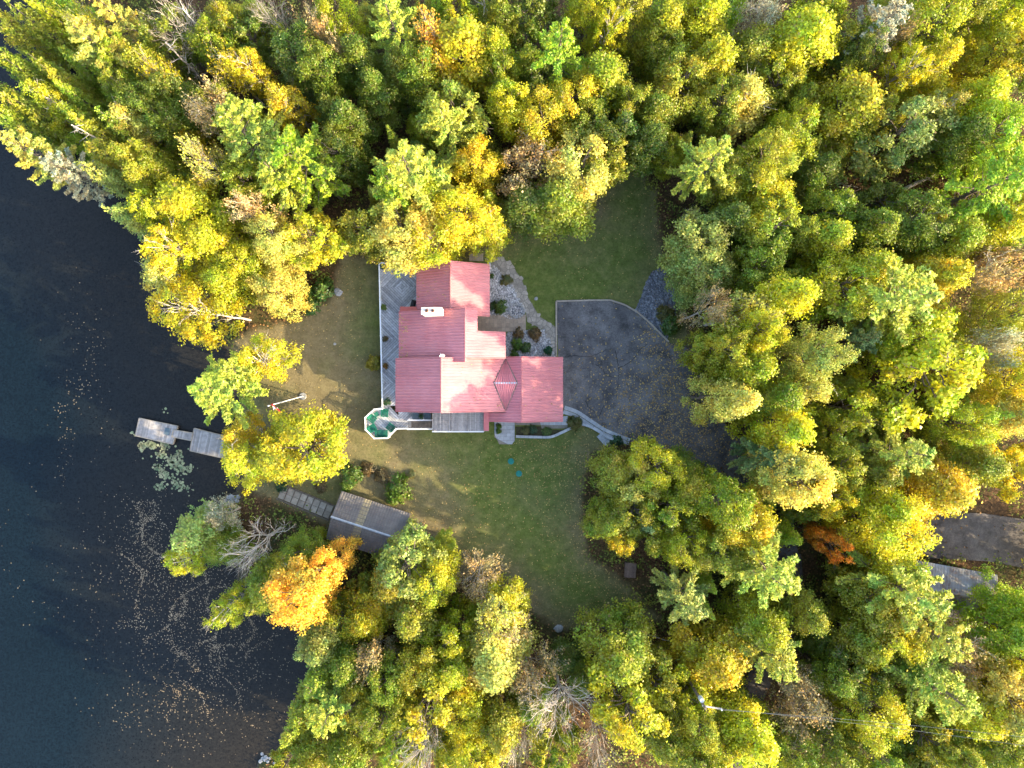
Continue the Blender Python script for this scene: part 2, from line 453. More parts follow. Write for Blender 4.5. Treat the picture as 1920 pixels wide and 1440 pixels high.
# ------------------------------------------------------------------ the land
SHORE_PX = [(40, -300), (60, -120), (110, 20), (150, 150), (180, 260), (205, 335), (285, 400), (325, 470), (375, 560), (408, 640), (425, 700), (445, 770),
            (450, 850), (440, 905), (405, 945), (385, 985), (405, 1040), (470, 1115), (560, 1180), (592, 1230), (590, 1300), (560, 1360), (505, 1405), (470, 1450), (430, 1560), (380, 1800)]
SHORE = smooth_line(W(SHORE_PX), 5)
LAKE = SHORE + [(-500, SHORE[-1][1]), (-500, -420), (-420, -420)][:1] + [(-500, SHORE[0][1])]
def lake_sd(x, y):
    d = dist_line(x, y, SHORE)
    wob = 0.35 * np.sin(np.asarray(x) * 1.7 + np.asarray(y) * 0.9) + 0.3 * np.sin(np.asarray(y) * 2.3 - np.asarray(x) * 0.7)
    return np.where(inside(x, y, LAKE), -d, d) + wob
WATER_Z = -1.0
def gz(x, y):
    d = lake_sd(x, y)
    z = np.where(d > 0, np.clip(-1.05 + 0.30 * d, -1.05, 0.0), np.clip(-1.05 + 0.35 * d, -3.2, 0.0))
    return z
CLEAR_PX = [(470, 620), (560, 600), (620, 560), (640, 480), (720, 480), (900, 470), (960, 415), (1110, 400), (1130, 345), (1190, 300), (1230, 360), (1235, 440), (1255, 500), (1290, 600), (1300, 760), (1420, 850),
            (1330, 880), (1180, 830), (1110, 850), (1090, 930), (1100, 1040), (1180, 1100), (1240, 1160), (1200, 1190), (1100, 1180), (1050, 1180), (960, 1120), (860, 1080), (780, 1000), (640, 1000), (600, 978), (530, 945), (455, 912), (430, 760), (430, 640)]
CLEAR = W(CLEAR_PX)
rng = np.random.default_rng(7)

xs = np.concatenate([[-500, -320, -200, -130, -95], np.linspace(-78, 78, 330), [95, 130, 200, 320, 500]])
ys = np.concatenate([[-420, -260, -150, -90], np.linspace(-64, 64, 270), [90, 150, 260, 420]])
X, Y = np.meshgrid(xs, ys)
Z = gz(X, Y)
cl = inside(X, Y, CLEAR); cd = dist_line(X, Y, CLEAR, True)
sd = np.where(cl, cd, -cd)
lawn = np.clip(0.5 + sd / 3.0, 0, 1)
fl = (lawn < 0.3) & (lake_sd(X, Y) > 2)
Z = Z + np.where(fl, 0.10 * np.sin(X * 0.8) * np.cos(Y * 0.7) - 0.13, 0.0)
def blob(px, py, r):
    cx, cy = P(px, py)
    return np.exp(-((X - cx) ** 2 + (Y - cy) ** 2) / (r * r))
dry = np.clip(0.02 + 0.75 * np.exp(-np.clip(sd, 0, 50) / 2.2) + 0.75 * blob(580, 680, 9) + 0.6 * blob(640, 820, 9) + 0.6 * blob(800, 990, 7) + 0.35 * blob(930, 1110, 5) + 0.3 * blob(760, 860, 5), 0, 1)
mudm = np.clip(0.75 - lake_sd(X, Y) / 2.0, 0, 1)
nx, ny = len(xs), len(ys)
me = bpy.data.meshes.new('ground')
idx = np.arange(nx * ny).reshape(ny, nx)
fq = np.stack([idx[:-1, :-1], idx[:-1, 1:], idx[1:, 1:], idx[1:, :-1]], axis=-1).reshape(-1, 4)
me.vertices.add(nx * ny); me.loops.add(len(fq) * 4); me.polygons.add(len(fq))
me.vertices.foreach_set('co', np.stack([X, Y, Z], -1).astype(np.float32).reshape(-1))
me.loops.foreach_set('vertex_index', fq.astype(np.int32).reshape(-1))
me.polygons.foreach_set('loop_start', np.arange(0, len(fq) * 4, 4, dtype=np.int32))
me.polygons.foreach_set('loop_total', np.full(len(fq), 4, dtype=np.int32))
me.polygons.foreach_set('use_smooth', np.ones(len(fq), bool))
me.update(calc_edges=True)
ca = me.color_attributes.new('mask', 'FLOAT_COLOR', 'POINT')
ca.data.foreach_set('color', np.stack([lawn, dry, mudm, np.ones_like(lawn)], -1).astype(np.float32).reshape(-1))
me.materials.append(GROUND)
tag(link('ground', me), kind='structure')

# water sheet
wx = np.concatenate([[-500, -300, -180, -110], np.linspace(-80, -10, 110)]); wy = np.concatenate([[-420, -200, -100], np.linspace(-66, 66, 150), [100, 200, 420]])
WX, WY = np.meshgrid(wx, wy)
me = bpy.data.meshes.new('lake_water')
nx, ny = len(wx), len(wy)
idx = np.arange(nx * ny).reshape(ny, nx)
fq = np.stack([idx[:-1, :-1], idx[:-1, 1:], idx[1:, 1:], idx[1:, :-1]], axis=-1).reshape(-1, 4)
me.from_pydata(np.stack([WX, WY, np.full_like(WX, WATER_Z)], -1).reshape(-1, 3).tolist(), [], fq.tolist())
sh = np.clip(0.8 + lake_sd(WX, WY) / 26.0, 0, 1)
ca = me.color_attributes.new('mask', 'FLOAT_COLOR', 'POINT')
ca.data.foreach_set('color', np.stack([sh, sh, sh, np.ones_like(sh)], -1).astype(np.float32).reshape(-1))
me.materials.append(WATER)
tag(link('lake_water', me), kind='structure')

# ------------------------------------------------------------------ driveway, tracks, beds
DRIVE_PX = [(1043, 565), (1095, 563), (1145, 563), (1172, 572), (1196, 586), (1224, 611), (1252, 642), (1290, 652), (1316, 700), (1330, 765), (1375, 812), (1440, 878), (1485, 960), (1500, 1060), (1455, 1060), (1430, 985), (1385, 925),
            (1330, 885), (1270, 856), (1205, 838), (1160, 818), (1120, 796), (1090, 776), (1050, 763)]
DRIVE = W(DRIVE_PX)
def fan_prism(name, poly, z0, z1, mat, parent=None):
    return MB().prism(poly, z0, z1).build(name, mat, parent)
drive = tag(fan_prism('driveway', DRIVE, -0.3, 0.02, ASPHALT), kind='structure')
def crack(pts, wd=0.075):
    r = random.Random(len(pts) * 31 + int(pts[0][0]))
    ln = smooth_line(W(pts, 0.02), 7)
    ln = [(x + r.uniform(-0.06, 0.06), y + r.uniform(-0.06, 0.06)) for x, y in ln]
    L, Q = ribbon(ln, wd, wd * 0.5)
    m = MB()
    n = len(L)
    m.add([(x, y, 0.0245) for x, y in L] + [(x, y, 0.0245) for x, y in Q], [(i, n + i, n + i + 1, i + 1) for i in range(n - 1)])
    m.build('crack', CRACK, drive)
for c in ([(1058, 670), (1075, 667), (1105, 668), (1130, 659), (1137, 655)], [(1154, 658), (1158, 680), (1160, 705), (1158, 728), (1155, 745)], [(1160, 690), (1185, 676), (1200, 655), (1215, 645)],
          [(1117, 683), (1130, 692), (1137, 703), (1157, 710)], [(1123, 782), (1130, 765), (1136, 752)], [(1097, 752), (1105, 765), (1118, 774)], [(1235, 660), (1250, 665), (1262, 680)]):
    crack(c)
# pale timber edging of the driveway
edge_px = [(1043, 668), (1043, 630), (1043, 600), (1043, 565), (1080, 564), (1115, 563), (1145, 563), (1172, 572), (1196, 586), (1212, 600), (1228, 615), (1242, 630), (1254, 641)]
edging = empty('timber_edging', P3(1043, 565))
tag(edging, 'pale timber edging along the upper and left rim of the asphalt driveway', 'edging')
ex, ey, _ = edging.location
ep = W(edge_px)
for i in range(len(ep) - 1):
    a, b = Vector((*ep[i], 0)), Vector((*ep[i + 1], 0))
    d = (b - a).normalized() * 0.012
    m = MB().beam((a.x + d.x - ex, a.y + d.y - ey, 0.02), (b.x - d.x - ex, b.y - d.y - ey, 0.02), 0.17, 0.30)
    m.build('timber', TIMBER, edging)
# gravel tracks in the woods
lot = W([(1680, 1000), (1745, 960), (1840, 962), (2000, 985), (2150, 1010), (2150, 1085), (1990, 1085), (1905, 1062), (1850, 1052), (1740, 1046), (1700, 1024)])
tag(fan_prism('gravel_lot', lot, -0.5, 0.09, GRAVEL_TRACK), kind='structure')
trk = smooth_line(W([(1478, 1040), (1482, 1110), (1476, 1180), (1430, 1260), (1400, 1340), (1390, 1480)]), 5)
L, Q = ribbon(trk, 2.8)
m = MB(); n = len(L)
m.add([(x, y, 0.10) for x, y in L] + [(x, y, 0.10) for x, y in Q], [(i, n + i, n + i + 1, i + 1) for i in range(n - 1)])
tag(m.build('gravel_track', GRAVEL_TRACK), kind='structure')

def pebbles(name, poly, n, s0, s1, z, mat, label, cat, seed):
    r = np.random.default_rng(seed)
    p = np.array(poly); lo, hi = p.min(0), p.max(0)
    q = r.uniform(lo, hi, size=(n * 4, 2)); q = q[inside(q[:, 0], q[:, 1], poly)][:n]
    k = len(q); sc = r.uniform(s0, s1, size=(k, 1, 1)) * r.uniform(0.7, 1.25, size=(k, 1, 3)) * np.array([1, 1, 0.6])
    octa = np.array([[1, 0, 0], [0.1, 1, 0.1], [-1, 0.1, 0], [0, -1, 0.1], [0, 0, 1], [0, 0, -1]], float)[None]
    a = r.uniform(0, 6.28, k); ca_, sa = np.cos(a)[:, None], np.sin(a)[:, None]
    V = octa * sc
    Vx = V[:, :, 0] * ca_ - V[:, :, 1] * sa; Vy = V[:, :, 0] * sa + V[:, :, 1] * ca_
    V = np.stack([Vx + q[:, 0:1], Vy + q[:, 1:2], V[:, :, 2] + z + 0.02], -1)
    f = np.array([[0, 1, 4], [1, 2, 4], [2, 3, 4], [3, 0, 4], [1, 0, 5], [2, 1, 5], [3, 2, 5], [0, 3, 5]])
    fs = (f[None] + (np.arange(k) * 6)[:, None, None]).reshape(-1, 3)
    me = bpy.data.meshes.new(name); me.from_pydata(V.reshape(-1, 3).tolist(), [], fs.tolist()); me.materials.append(mat); me.update()
    return tag(link(name, me), label, cat, kind='stuff')
BED1 = W([(915, 488), (922, 494), (941, 512), (962, 536), (975, 563), (988, 583), (968, 600), (930, 592), (917, 592)])
BED2 = W([(950, 624), (985, 620), (1020, 617), (1032, 638), (1042, 670), (945, 672)])
BED3 = W([(1239, 502), (1222, 510), (1212, 528), (1203, 555), (1190, 584), (1224, 610), (1250, 638), (1268, 600), (1265, 540), (1252, 512)])
tag(fan_prism('gravel_bed', BED1, -0.2, 0.012, PEBBED), kind='structure')
tag(fan_prism('gravel_bed', BED2, -0.2, 0.012, PEBBED), kind='structure')
tag(fan_prism('dark_gravel_bed', BED3, -0.2, 0.012, DARKBED), kind='structure')
pebbles('gravel', BED1, 1500, 0.07, 0.15, 0.012, PEBBLE, 'pale grey river gravel filling the bed beside the upper house wing', 'gravel', 1)
pebbles('gravel', BED2, 1200, 0.07, 0.14, 0.012, PEBBLE, 'pale grey gravel around the shrubs above the garage', 'gravel', 2)
pebbles('gravel', BED3, 1700, 0.06, 0.15, 0.012, DARKPEB, 'dark blue-grey gravel wedge at the upper right of the driveway', 'gravel', 3)

# flagstone path: every stone its own piece
def voronoi_stones(parent, poly, spacing, mat, z0, z1, seed, gap=0.035, name='flagstone'):
    r = np.random.default_rng(seed)
    p = np.array(poly); lo, hi = p.min(0) - 1, p.max(0) + 1
    gx = np.arange(lo[0], hi[0], spacing); gy = np.arange(lo[1], hi[1], spacing)
    pts = np.array([(x + r.uniform(-0.47, 0.47) * spacing, y + r.uniform(-0.47, 0.47) * spacing) for x in gx for y in gy])
    ins = inside(pts[:, 0], pts[:, 1], poly)
    for i in np.nonzero(ins)[0]:
        c = pts[i]
        cell = [(c[0] - 1.5, c[1] - 1.5), (c[0] + 1.5, c[1] - 1.5), (c[0] + 1.5, c[1] + 1.5), (c[0] - 1.5, c[1] + 1.5)]
        dd = np.hypot(pts[:, 0] - c[0], pts[:, 1] - c[1])
        for j in np.nonzero((dd < 2.6 * spacing) & (dd > 1e-6))[0]:
            q = pts[j]; mx, my = (c + q) / 2; dx, dy = (q - c) / dd[j]
            mx -= dx * gap; my -= dy * gap
            a = (mx - dy * -9, my + dx * -9); b = (mx + dy * -9, my - dx * -9)
            # keep the side of c
            e = [(mx + dy * 9, my - dx * 9), (mx - dy * 9, my + dx * 9), (mx - dy * 9 - dx * 20, my + dx * 9 - dy * 20), (mx + dy * 9 - dx * 20, my - dx * 9 - dy * 20)]
            cell = clip_poly(cell, e)
            if not cell: break
        if len(cell) < 3: continue
        zz = z1 + r.uniform(-0.012, 0.012)
        mb = MB().prism([(x - parent.location.x, y - parent.location.y) for x, y in cell], z0, zz)
        mb.build(name, mat, parent)
PATH_OUT = [(908, 484), (941, 481), (963, 503), (978, 523), (989, 556), (1011, 593), (1042, 613)]
PATH_IN = [(1041, 668), (1034, 657), (1028, 637), (1018, 617), (989, 604), (985, 582), (973, 562), (960, 534), (939, 511), (915, 492)]
PATH = W(PATH_OUT + PATH_IN)
path = empty('flagstone_path', P3(985, 570))
tag(path, kind='structure')
MB().prism([(x - path.location.x, y - path.location.y) for x, y in PATH], -0.2, 0.016).build('joint_bed', MORTAR, path)
voronoi_stones(path, PATH, 0.52, STONE, -0.1, 0.06, 11)
# paver patio at the entry
patio = empty('patio', P3(940, 606))
tag(patio, kind='structure')
x0, y1 = P(895, 590); x1, y0 = P(986, 622)
MB().box(x0 - patio.location.x, x1 - patio.location.x, y0 - patio.location.y, y1 - patio.location.y, -0.2, 0.02).build('joint_bed', MORTAR, patio)
nxp, nyp = 12, 4
pm = MB().box(0.012, (x1 - x0) / nxp - 0.012, 0.012, (y1 - y0) / nyp - 0.012, 0, 0.05).mesh('paver', PAVER)
for i in range(nxp):
    for j in range(nyp):
        link('paver', pm, patio, (x0 - patio.location.x + i * (x1 - x0) / nxp, y0 - patio.location.y + j * (y1 - y0) / nyp, 0.012 + 0.004 * ((i * 7 + j * 3) % 3)))

# ------------------------------------------------------------------ the house
house = empty('house', (-5, 2, 0))
tag(house, 'rambling house with pink-red ribbed metal roofs and a pale chimney, centre of the lawn', 'house')
HX, HY = -5.0, 2.0
def hloc(p): return Vector((p[0] - HX, p[1] - HY, p[2]))
def ribbed_plane(roof, t0, t1, b0, b1, mat=ROOF_RED, pw=0.9, ribs=3, rh=0.075, name='roof_panel', off=Vector((HX, HY, 0)), thick=0.012, mats=None):
    """panels side by side along t0->t1, running down to b0->b1"""
    t0, t1, b0, b1 = [Vector(p) - off for p in (t0, t1, b0, b1)]
    L = (t1 - t0).length
    n = max(1, round(L / pw))
    nrm = (t1 - t0).cross(b0 - t0).normalized()
    if nrm.length < 0.5: nrm = (t1 - t0).cross(b1 - t0).normalized()
    if nrm.z < 0: nrm = -nrm
    rect = ((t1 - t0) - (b1 - b0)).length < 1e-3
    prof = [(0.004, 0)]
    for k in range(ribs):
        c = (k + 0.5) / ribs; hw = 0.045 / pw
        prof += [(c - hw * 1.9, 0), (c - hw, rh), (c + hw, rh), (c + hw * 1.9, 0)]
    prof.append((0.996, 0))
    shared = None
    for i in range(n):
        u0, u1 = i / n, (i + 1) / n
        org = t0.lerp(t1, u0)
        if shared is None or not rect:
            vs = []
            for (a, h) in prof:
                u = u0 + (u1 - u0) * a
                o = nrm * (h + thick)
                vs += [t0.lerp(t1, u) + o - org, b0.lerp(b1, u) + o - org]
            k = len(prof)
            fs = [(2 * j, 2 * j + 2, 2 * j + 3, 2 * j + 1) for j in range(k - 1)]
            # closing edges at eave, sides
            base = len(vs)
            for (a, h) in (prof[0], prof[-1]):
                u = u0 + (u1 - u0) * a
                vs += [t0.lerp(t1, u) - org + nrm * 0.002, b0.lerp(b1, u) - org + nrm * 0.002]
            fs += [(0, 1, base + 1, base), (2 * k - 2, base + 2, base + 3, 2 * k - 1)]
            fs += [tuple([base + 1] + [2 * j + 1 for j in range(k)] + [base + 3])]
            me = bpy.data.meshes.new(name); me.from_pydata([tuple(v) for v in vs], [], fs)
            me.materials.append(mats[i % len(mats)] if mats else mat); me.update()
            shared = me if not mats else None
        link(name, me, roof, org)
def slab(pts, th, mat, name, parent, off=Vector((HX, HY, 0))):
    pts = [Vector(p) - off for p in pts]
    n = len(pts)
    nr = (pts[1] - pts[0]).cross(pts[2] - pts[0])
    if nr.z < 0: pts = pts[::-1]
    vs = [tuple(p) for p in pts] + [(p.x, p.y, p.z - th) for p in pts]
    fs = [tuple(range(n)), tuple(range(2 * n - 1, n - 1, -1))] + [(i, n + i, n + (i + 1) % n, (i + 1) % n) for i in range(n)]
    return MB().add(vs, fs).build(name, mat, parent)
def cap(roof, a, b, wd=0.34, off=Vector((HX, HY, 0)), mat=ROOF_TRIM, drop=0.10, sideways=None):
    """folded ridge cap along a -> b"""
    a = Vector(a) - off; b = Vector(b) - off
    d = (b - a).normalized(); sd = Vector((-d.y, d.x, 0)).normalized() * wd / 2
    z = Vector((0, 0, 0.075)); lo = Vector((0, 0, 0.075 - drop))
    vs = [a + z, b + z, a + sd + lo, b + sd + lo, a - sd + lo, b - sd + lo]
    return MB().add(vs, [(0, 1, 3, 2), (1, 0, 4, 5), (0, 2, 4), (1, 5, 3)]).build('ridge_cap', mat, roof)
def strip(roof, a, b, wd=0.10, ht=0.05, up=0.06, mat=ROOF_TRIM, name='rake_trim', off=Vector((HX, HY, 0))):
    a = Vector(a) - off; b = Vector(b) - off
    return MB().beam(a + Vector((0, 0, up)), b + Vector((0, 0, up)), wd, ht).build(name, mat, roof)

# wing A (upper)
A_L, A_R, A_RG, A_T, A_B = -10.23, -2.40, -6.42, 12.78, 7.26
zAe, zAr = 3.9, 6.15
A_IN = 7.6     # where the taller middle wing covers it
# wing B (middle): long lake-side slope, short entry slope
B_L, B_RG, B_R, C_R = -12.10, -4.79, -3.56, -0.68
zBl, zBr = 4.0, 7.6
kB = 0.45
zBR = zBr - kB * (B_R - B_RG); zCR = zBr - kB * (C_R - B_RG)
B_T, B_B, C_T, C_B = 7.72, 2.3, 5.40, 2.70
# wing D (lower left)
D_L, D_RG, V_X = -12.32, -7.23, -0.68
zDl, zDr, kD = 4.8, 7.6, 0.50
zV = zDr - kD * (V_X - D_RG)
D_T, D_B = 2.67, -2.90
# garage E
kEl, kEr = 0.50, 0.37
E_RG = 1.01; zEr = zV + kEl * (E_RG - V_X)
E_R = 5.48; zER = zEr - kEr * (E_R - E_RG)
E_L = -2.59; zEL = zEr - kEl * (E_RG - E_L)
E_T, E_B = 2.86, -4.02

def house_roof(name_label, planes, caps=(), trims=()):
    roof = None
    for pl in planes:
        t0, t1, b0, b1 = pl
        s_ = slab([t0, t1, b1, b0] if (Vector(b0) - Vector(b1)).length > 1e-3 else [t0, t1, b0], 0.10, ROOF_TRIM, 'roof', house)
        ribbed_plane(s_, t0, t1, b0, b1)
        roof = s_
    for a, b in caps: cap(roof, a, b)
    for a, b in trims: strip(roof, a, b)
    return roof
house_roof('A', [((A_RG, A_IN, zAr), (A_RG, A_T, zAr), (A_L, A_IN, zAe), (A_L, A_T, zAe)),
                 ((A_RG, A_B, zAr), (A_RG, A_T, zAr), (A_R, A_B, zAe), (A_R, A_T, zAe))],
           [((A_RG, A_B, zAr), (A_RG, A_T + 0.05, zAr))],
           [((A_RG, A_T, zAr), (A_L, A_T, zAe)), ((A_RG, A_T, zAr), (A_R, A_T, zAe)), ((A_R, A_B, zAe), (A_RG, A_B, zAr))])
house_roof('B', [((B_RG, B_B, zBr), (B_RG, B_T, zBr), (B_L, B_B, zBl), (B_L, B_T, zBl)),
                 ((B_RG, C_T, zBr), (B_RG, B_T, zBr), (B_R, C_T, zBR), (B_R, B_T, zBR)),
                 ((B_RG, C_B, zBr), (B_RG, C_T, zBr), (C_R, C_B, zCR), (C_R, C_T, zCR))],
           [((B_RG, B_B - 0.03, zBr), (B_RG, B_T + 0.05, zBr))],
           [((B_RG, B_T, zBr), (B_L, B_T, zBl)), ((B_RG, B_T, zBr), (B_R, B_T, zBR)), ((B_R, C_T, zBR), (C_R, C_T, zCR)), ((B_RG, C_B, zBr), (C_R, C_B, zCR)), ((B_RG, B_B, zBr), (B_L, B_B, zBl))])
# narrow shed roof beside the chimney
sr = slab([(-12.0, 7.72, 4.28), (-6.9, 7.72, 4.1), (-6.9, 8.30, 3.85), (-12.0, 8.30, 3.85)], 0.08, ROOF_TRIM, 'roof', house)
house_roof('D', [((D_RG, D_B, zDr), (D_RG, D_T, zDr), (D_L, D_B, zDl), (D_L, D_T, zDl)),
                 ((D_RG, D_B, zDr), (D_RG, D_T, zDr), (V_X, D_B, zV), (V_X, D_T, zV))],
           [((D_RG, D_B - 0.05, zDr), (D_RG, D_T + 0.05, zDr))],
           [((D_RG, D_B, zDr), (D_L, D_B, zDl)), ((D_RG, D_B, zDr), (V_X, D_B, zV)), ((D_RG, D_T, zDr), (D_L, D_T, zDl)), ((D_RG, D_T, zDr), (V_X, D_T, zV))])
house_roof('E', [((E_RG, E_B, zEr), (E_RG, E_T, zEr), (E_R, E_B, zER), (E_R, E_T, zER)),
                 ((E_RG, D_B - 0.12, zEr), (E_RG, E_T, zEr), (V_X, D_B - 0.12, zV), (V_X, E_T, zV)),
                 ((E_RG, E_B, zEr), (E_RG, D_B - 0.12, zEr), (E_L, E_B, zEL), (E_L, D_B - 0.12, zEL))],
           [((E_RG, E_B - 0.04, zEr), (E_RG, E_T + 0.04, zEr))],
           [((E_RG, E_B, zEr), (E_R, E_B, zER)), ((E_RG, E_B, zEr), (E_L, E_B, zEL)), ((E_RG, E_T, zEr), (E_R, E_T, zER)), ((E_RG, E_T, zEr), (V_X, E_T, zV))])
# cross roof between the two slopes: a ridge with two triangular faces
zK = zV + 0.62
kx0 = D_RG + (zDr - zK) / kD; kx1 = E_RG - (zEr - zK) / kEl
ky = P(0, 718, 4.9)[1]
for yv in (D_T + 0.02, D_B + 0.03):
    apex = (V_X, yv, zV + 0.05)
    s_ = slab([(kx0, ky, zK + 0.05), (kx1, ky, zK + 0.05), apex], 0.05, ROOF_TRIM, 'roof', house)
    ribbed_plane(s_, (kx0, ky, zK + 0.05), (kx1, ky, zK + 0.05), apex, apex)
    for e in ((kx0, ky, zK + 0.05), (kx1, ky, zK + 0.05)):
        strip(s_, e, apex, 0.11, 0.03, 0.05, OLDTIMBER, 'valley')
c_ = cap(s_, (kx0, ky, zK + 0.05), (kx1, ky, zK + 0.05), 0.2, mat=STEEL, drop=0.05)
# red porch strip next to the slatted roof
ps = slab([(-3.05, -5.06, 3.30), (-2.50, -5.06, 3.42), (-2.50, -2.95, 3.60), (-3.05, -2.95, 3.48)], 0.10, ROOF_TRIM, 'roof', house)
# walls
def walls(x0, x1, y0, y1, zt, name='wall'):
    return MB().box(x0 - HX, x1 - HX, y0 - HY, y1 - HY, -0.3, zt).build(name, WALL_LOG, house)
def gable(x0, xr, x1, y, z0, zr, z1, th=0.15):
    vs = [(x0 - HX, y - HY, z0), (x1 - HX, y - HY, z1), (xr - HX, y - HY, zr), (x0 - HX, y + th - HY, z0), (x1 - HX, y + th - HY, z1), (xr - HX, y + th - HY, zr)]
    MB().add(vs, [(0, 1, 2), (5, 4, 3), (0, 3, 4, 1), (1, 4, 5, 2), (2, 5, 3, 0)]).build('gable', WALL_LOG, house)
walls(A_L + 0.45, A_R - 0.4, 7.9, A_T - 0.45, 3.72)
gable(A_L + 0.45, A_RG, A_R - 0.4, A_T - 0.6, 3.72, 5.9, 3.72)
walls(B_L + 0.45, B_R - 0.35, 2.95, 7.45, 4.15)
gable(B_L + 0.45, B_RG, B_R - 0.3, 7.30, 4.15, 7.2, 6.65)
gable(B_L + 0.45, B_RG, C_R - 0.3, 2.80, 4.0, 7.1, 5.2)
walls(-3.85, C_R - 0.4, 2.95, 5.1, 5.2)
walls(D_L + 0.45, V_X, D_B + 0.45, 2.55, 3.85)
gable(D_L + 0.45, D_RG, V_X - 0.3, D_B + 0.40, 4.35, 6.8, 4.1)
gable(D_L + 0.45, D_RG, V_X - 0.3, D_T - 0.30, 4.35, 6.8, 4.1)
walls(E_L + 0.5, E_R - 0.35, E_B + 0.4, E_T - 0.35, 3.05)
gable(E_L + 0.5, E_RG, E_R - 0.35, E_B + 0.35, 3.05, zEr - 0.2, 3.05)
gable(E_L + 0.5, E_RG, E_R - 0.35, E_T - 0.45, 3.05, zEr - 0.2, 3.05)
def window(x, y, z, wd, ht, face):
    """face: 'x-' etc. frame proud of the wall, pane inside"""
    m = MB(); g = MB()
    if face[0] == 'x':
        s_ = -1 if face[1] == '-' else 1
        m.box(*sorted((0, s_ * 0.06)), -wd / 2, wd / 2, 0, ht); g.box(*sorted((s_ * 0.062, s_ * 0.075)), -wd / 2 + 0.08, wd / 2 - 0.08, 0.08, ht - 0.08)
    else:
        s_ = -1 if face[1] == '-' else 1
        m.box(-wd / 2, wd / 2, *sorted((0, s_ * 0.06)), 0, ht); g.box(-wd / 2 + 0.08, wd / 2 - 0.08, *sorted((s_ * 0.062, s_ * 0.075)), 0.08, ht - 0.08)
    f = m.build('window', WHITE, house, (x - HX, y - HY, z)); g.build('pane', GLASS, f)
for y in (9.3, 11.0): window(A_L + 0.45, y, 1.4, 1.5, 1.9, 'x-')
for y in (3.9, 5.2, 6.5): window(B_L + 0.45, y, 1.4, 1.1, 2.3, 'x-')
for y in (-1.4, 0.2, 1.6): window(D_L + 0.45, y, 1.4, 1.2, 2.0, 'x-')
for x in (-10.5, -6.5): window(x, D_B + 0.45, 1.5, 1.5, 1.3, 'y-')
window(A_R - 0.4, 10.5, 1.3, 1.4, 1.2, 'x+')
for y in (-2.0, 1.0):
    gd = MB().box(0, 0.06, -1.25, 1.25, 0.02, 2.3).build('garage_door', WHITE, house, (E_R - 0.35 - HX, y - HY, 0))
    for k in range(3): MB().box(0.061, 0.075, -1.2, 1.2, 0.1 + k * 0.75, 0.75 + k * 0.75).build('door_panel', WHITE, gd)
# chimney with two flues, vents
cx, cy = P(809.5, 583, 8.6)
ch = MB().box(-1.02, 1.02, -0.33, 0.33, 4.0, 8.5).box(-1.06, 1.06, -0.37, 0.37, 8.5, 8.62).build('chimney', simple('pale_chimney_stone', (0.66, 0.60, 0.50), (0.80, 0.75, 0.64), 4, 0.8, bmp=0.2), house, (cx - HX, cy - HY, 0))
for dx in (-0.5, 0.12):
    MB().disc((dx, 0.02, 8.62), 0.19, 0.16, 0.22, 10).build('flue', TERRA, ch)
    MB().disc((dx, 0.02, 8.841), 0.12, 0.12, 0.01, 10).build('flue_opening', BLACK, ch)
vx, vy = P(869, 517, 5.4)
MB().disc((0, 0, 0), 0.10, 0.09, 0.4, 8).build('vent_pipe', BLACK, house, (vx - HX, vy - HY, 5.0))
vx, vy = P(832, 703, 7.1)
MB().disc((0, 0, 0), 0.05, 0.05, 0.7, 8).build('vent_pipe', BLACK, house, (vx - HX, vy - HY, 6.6))
vx, vy = P(828, 668, 7.4)
dish = MB().disc((0, 0, 0), 0.05, 0.30, 0.10, 12).build('satellite_dish', WHITE, house, (vx - HX, vy - HY + 0.05, 7.35), (0.7, 0.5, 0))
MB().tube([(0, 0, 0), (0.05, -0.05, -0.5)], [0.025, 0.025], 6).build('bracket', WHITE, dish)

# ------------------------------------------------------------------ deck
DZ = 1.2
deck = empty('deck', (-13, 3, 0))
tag(deck, 'weathered grey herringbone plank deck with white railing and octagonal end, lake side of house', 'deck')
DX, DY = -13.0, 3.0
rd = random.Random(5)
def boards(zone, ang, z, pitch=0.225, wd=0.195):
    zx = [p[0] for p in zone]; zy = [p[1] for p in zone]
    cx, cy = sum(zx) / len(zx), sum(zy) / len(zy)
    rad = max(math.hypot(x - cx, y - cy) for x, y in zone) + 0.3
    d = (math.cos(R(ang)), math.sin(R(ang))); q = (-d[1], d[0])
    k = int(rad / pitch) + 1
    for i in range(-k, k + 1):
        o = i * pitch
        st = [(cx + d[0] * -rad + q[0] * (o - wd / 2), cy + d[1] * -rad + q[1] * (o - wd / 2)), (cx + d[0] * rad + q[0] * (o - wd / 2), cy + d[1] * rad + q[1] * (o - wd / 2)),
              (cx + d[0] * rad + q[0] * (o + wd / 2), cy + d[1] * rad + q[1] * (o + wd / 2)), (cx - d[0] * rad + q[0] * (o + wd / 2), cy - d[1] * rad + q[1] * (o + wd / 2))]
        c = clip_poly(st, zone)
        if len(c) >= 3:
            MB().prism([(x - DX, y - DY) for x, y in c], z - 0.04, z + rd.uniform(-0.006, 0.006)).build('deck_board', DECK, deck)
def rect(x0, x1, y0, y1): return [(x0, y0), (x1, y0), (x1, y1), (x0, y1)]
boards(rect(-14.62, -12.25, 10.80, 13.35), 45, DZ); boards(rect(-12.24, -9.80, 10.80, 12.5), -45, DZ)
boards(rect(-14.60, -12.25, 7.85, 10.79), -45, DZ); boards(rect(-12.24, -9.80, 7.85, 10.79), 45, DZ)
boards(rect(-14.56, -11.65, 4.95, 7.84), -45, DZ); boards(rect(-14.52, -11.65, 2.6, 4.94), 45, DZ)
boards(rect(-14.48, -11.95, 0.1, 2.59), -45, DZ); boards(rect(-14.42, -11.95, -2.42, 0.09), 45, DZ)
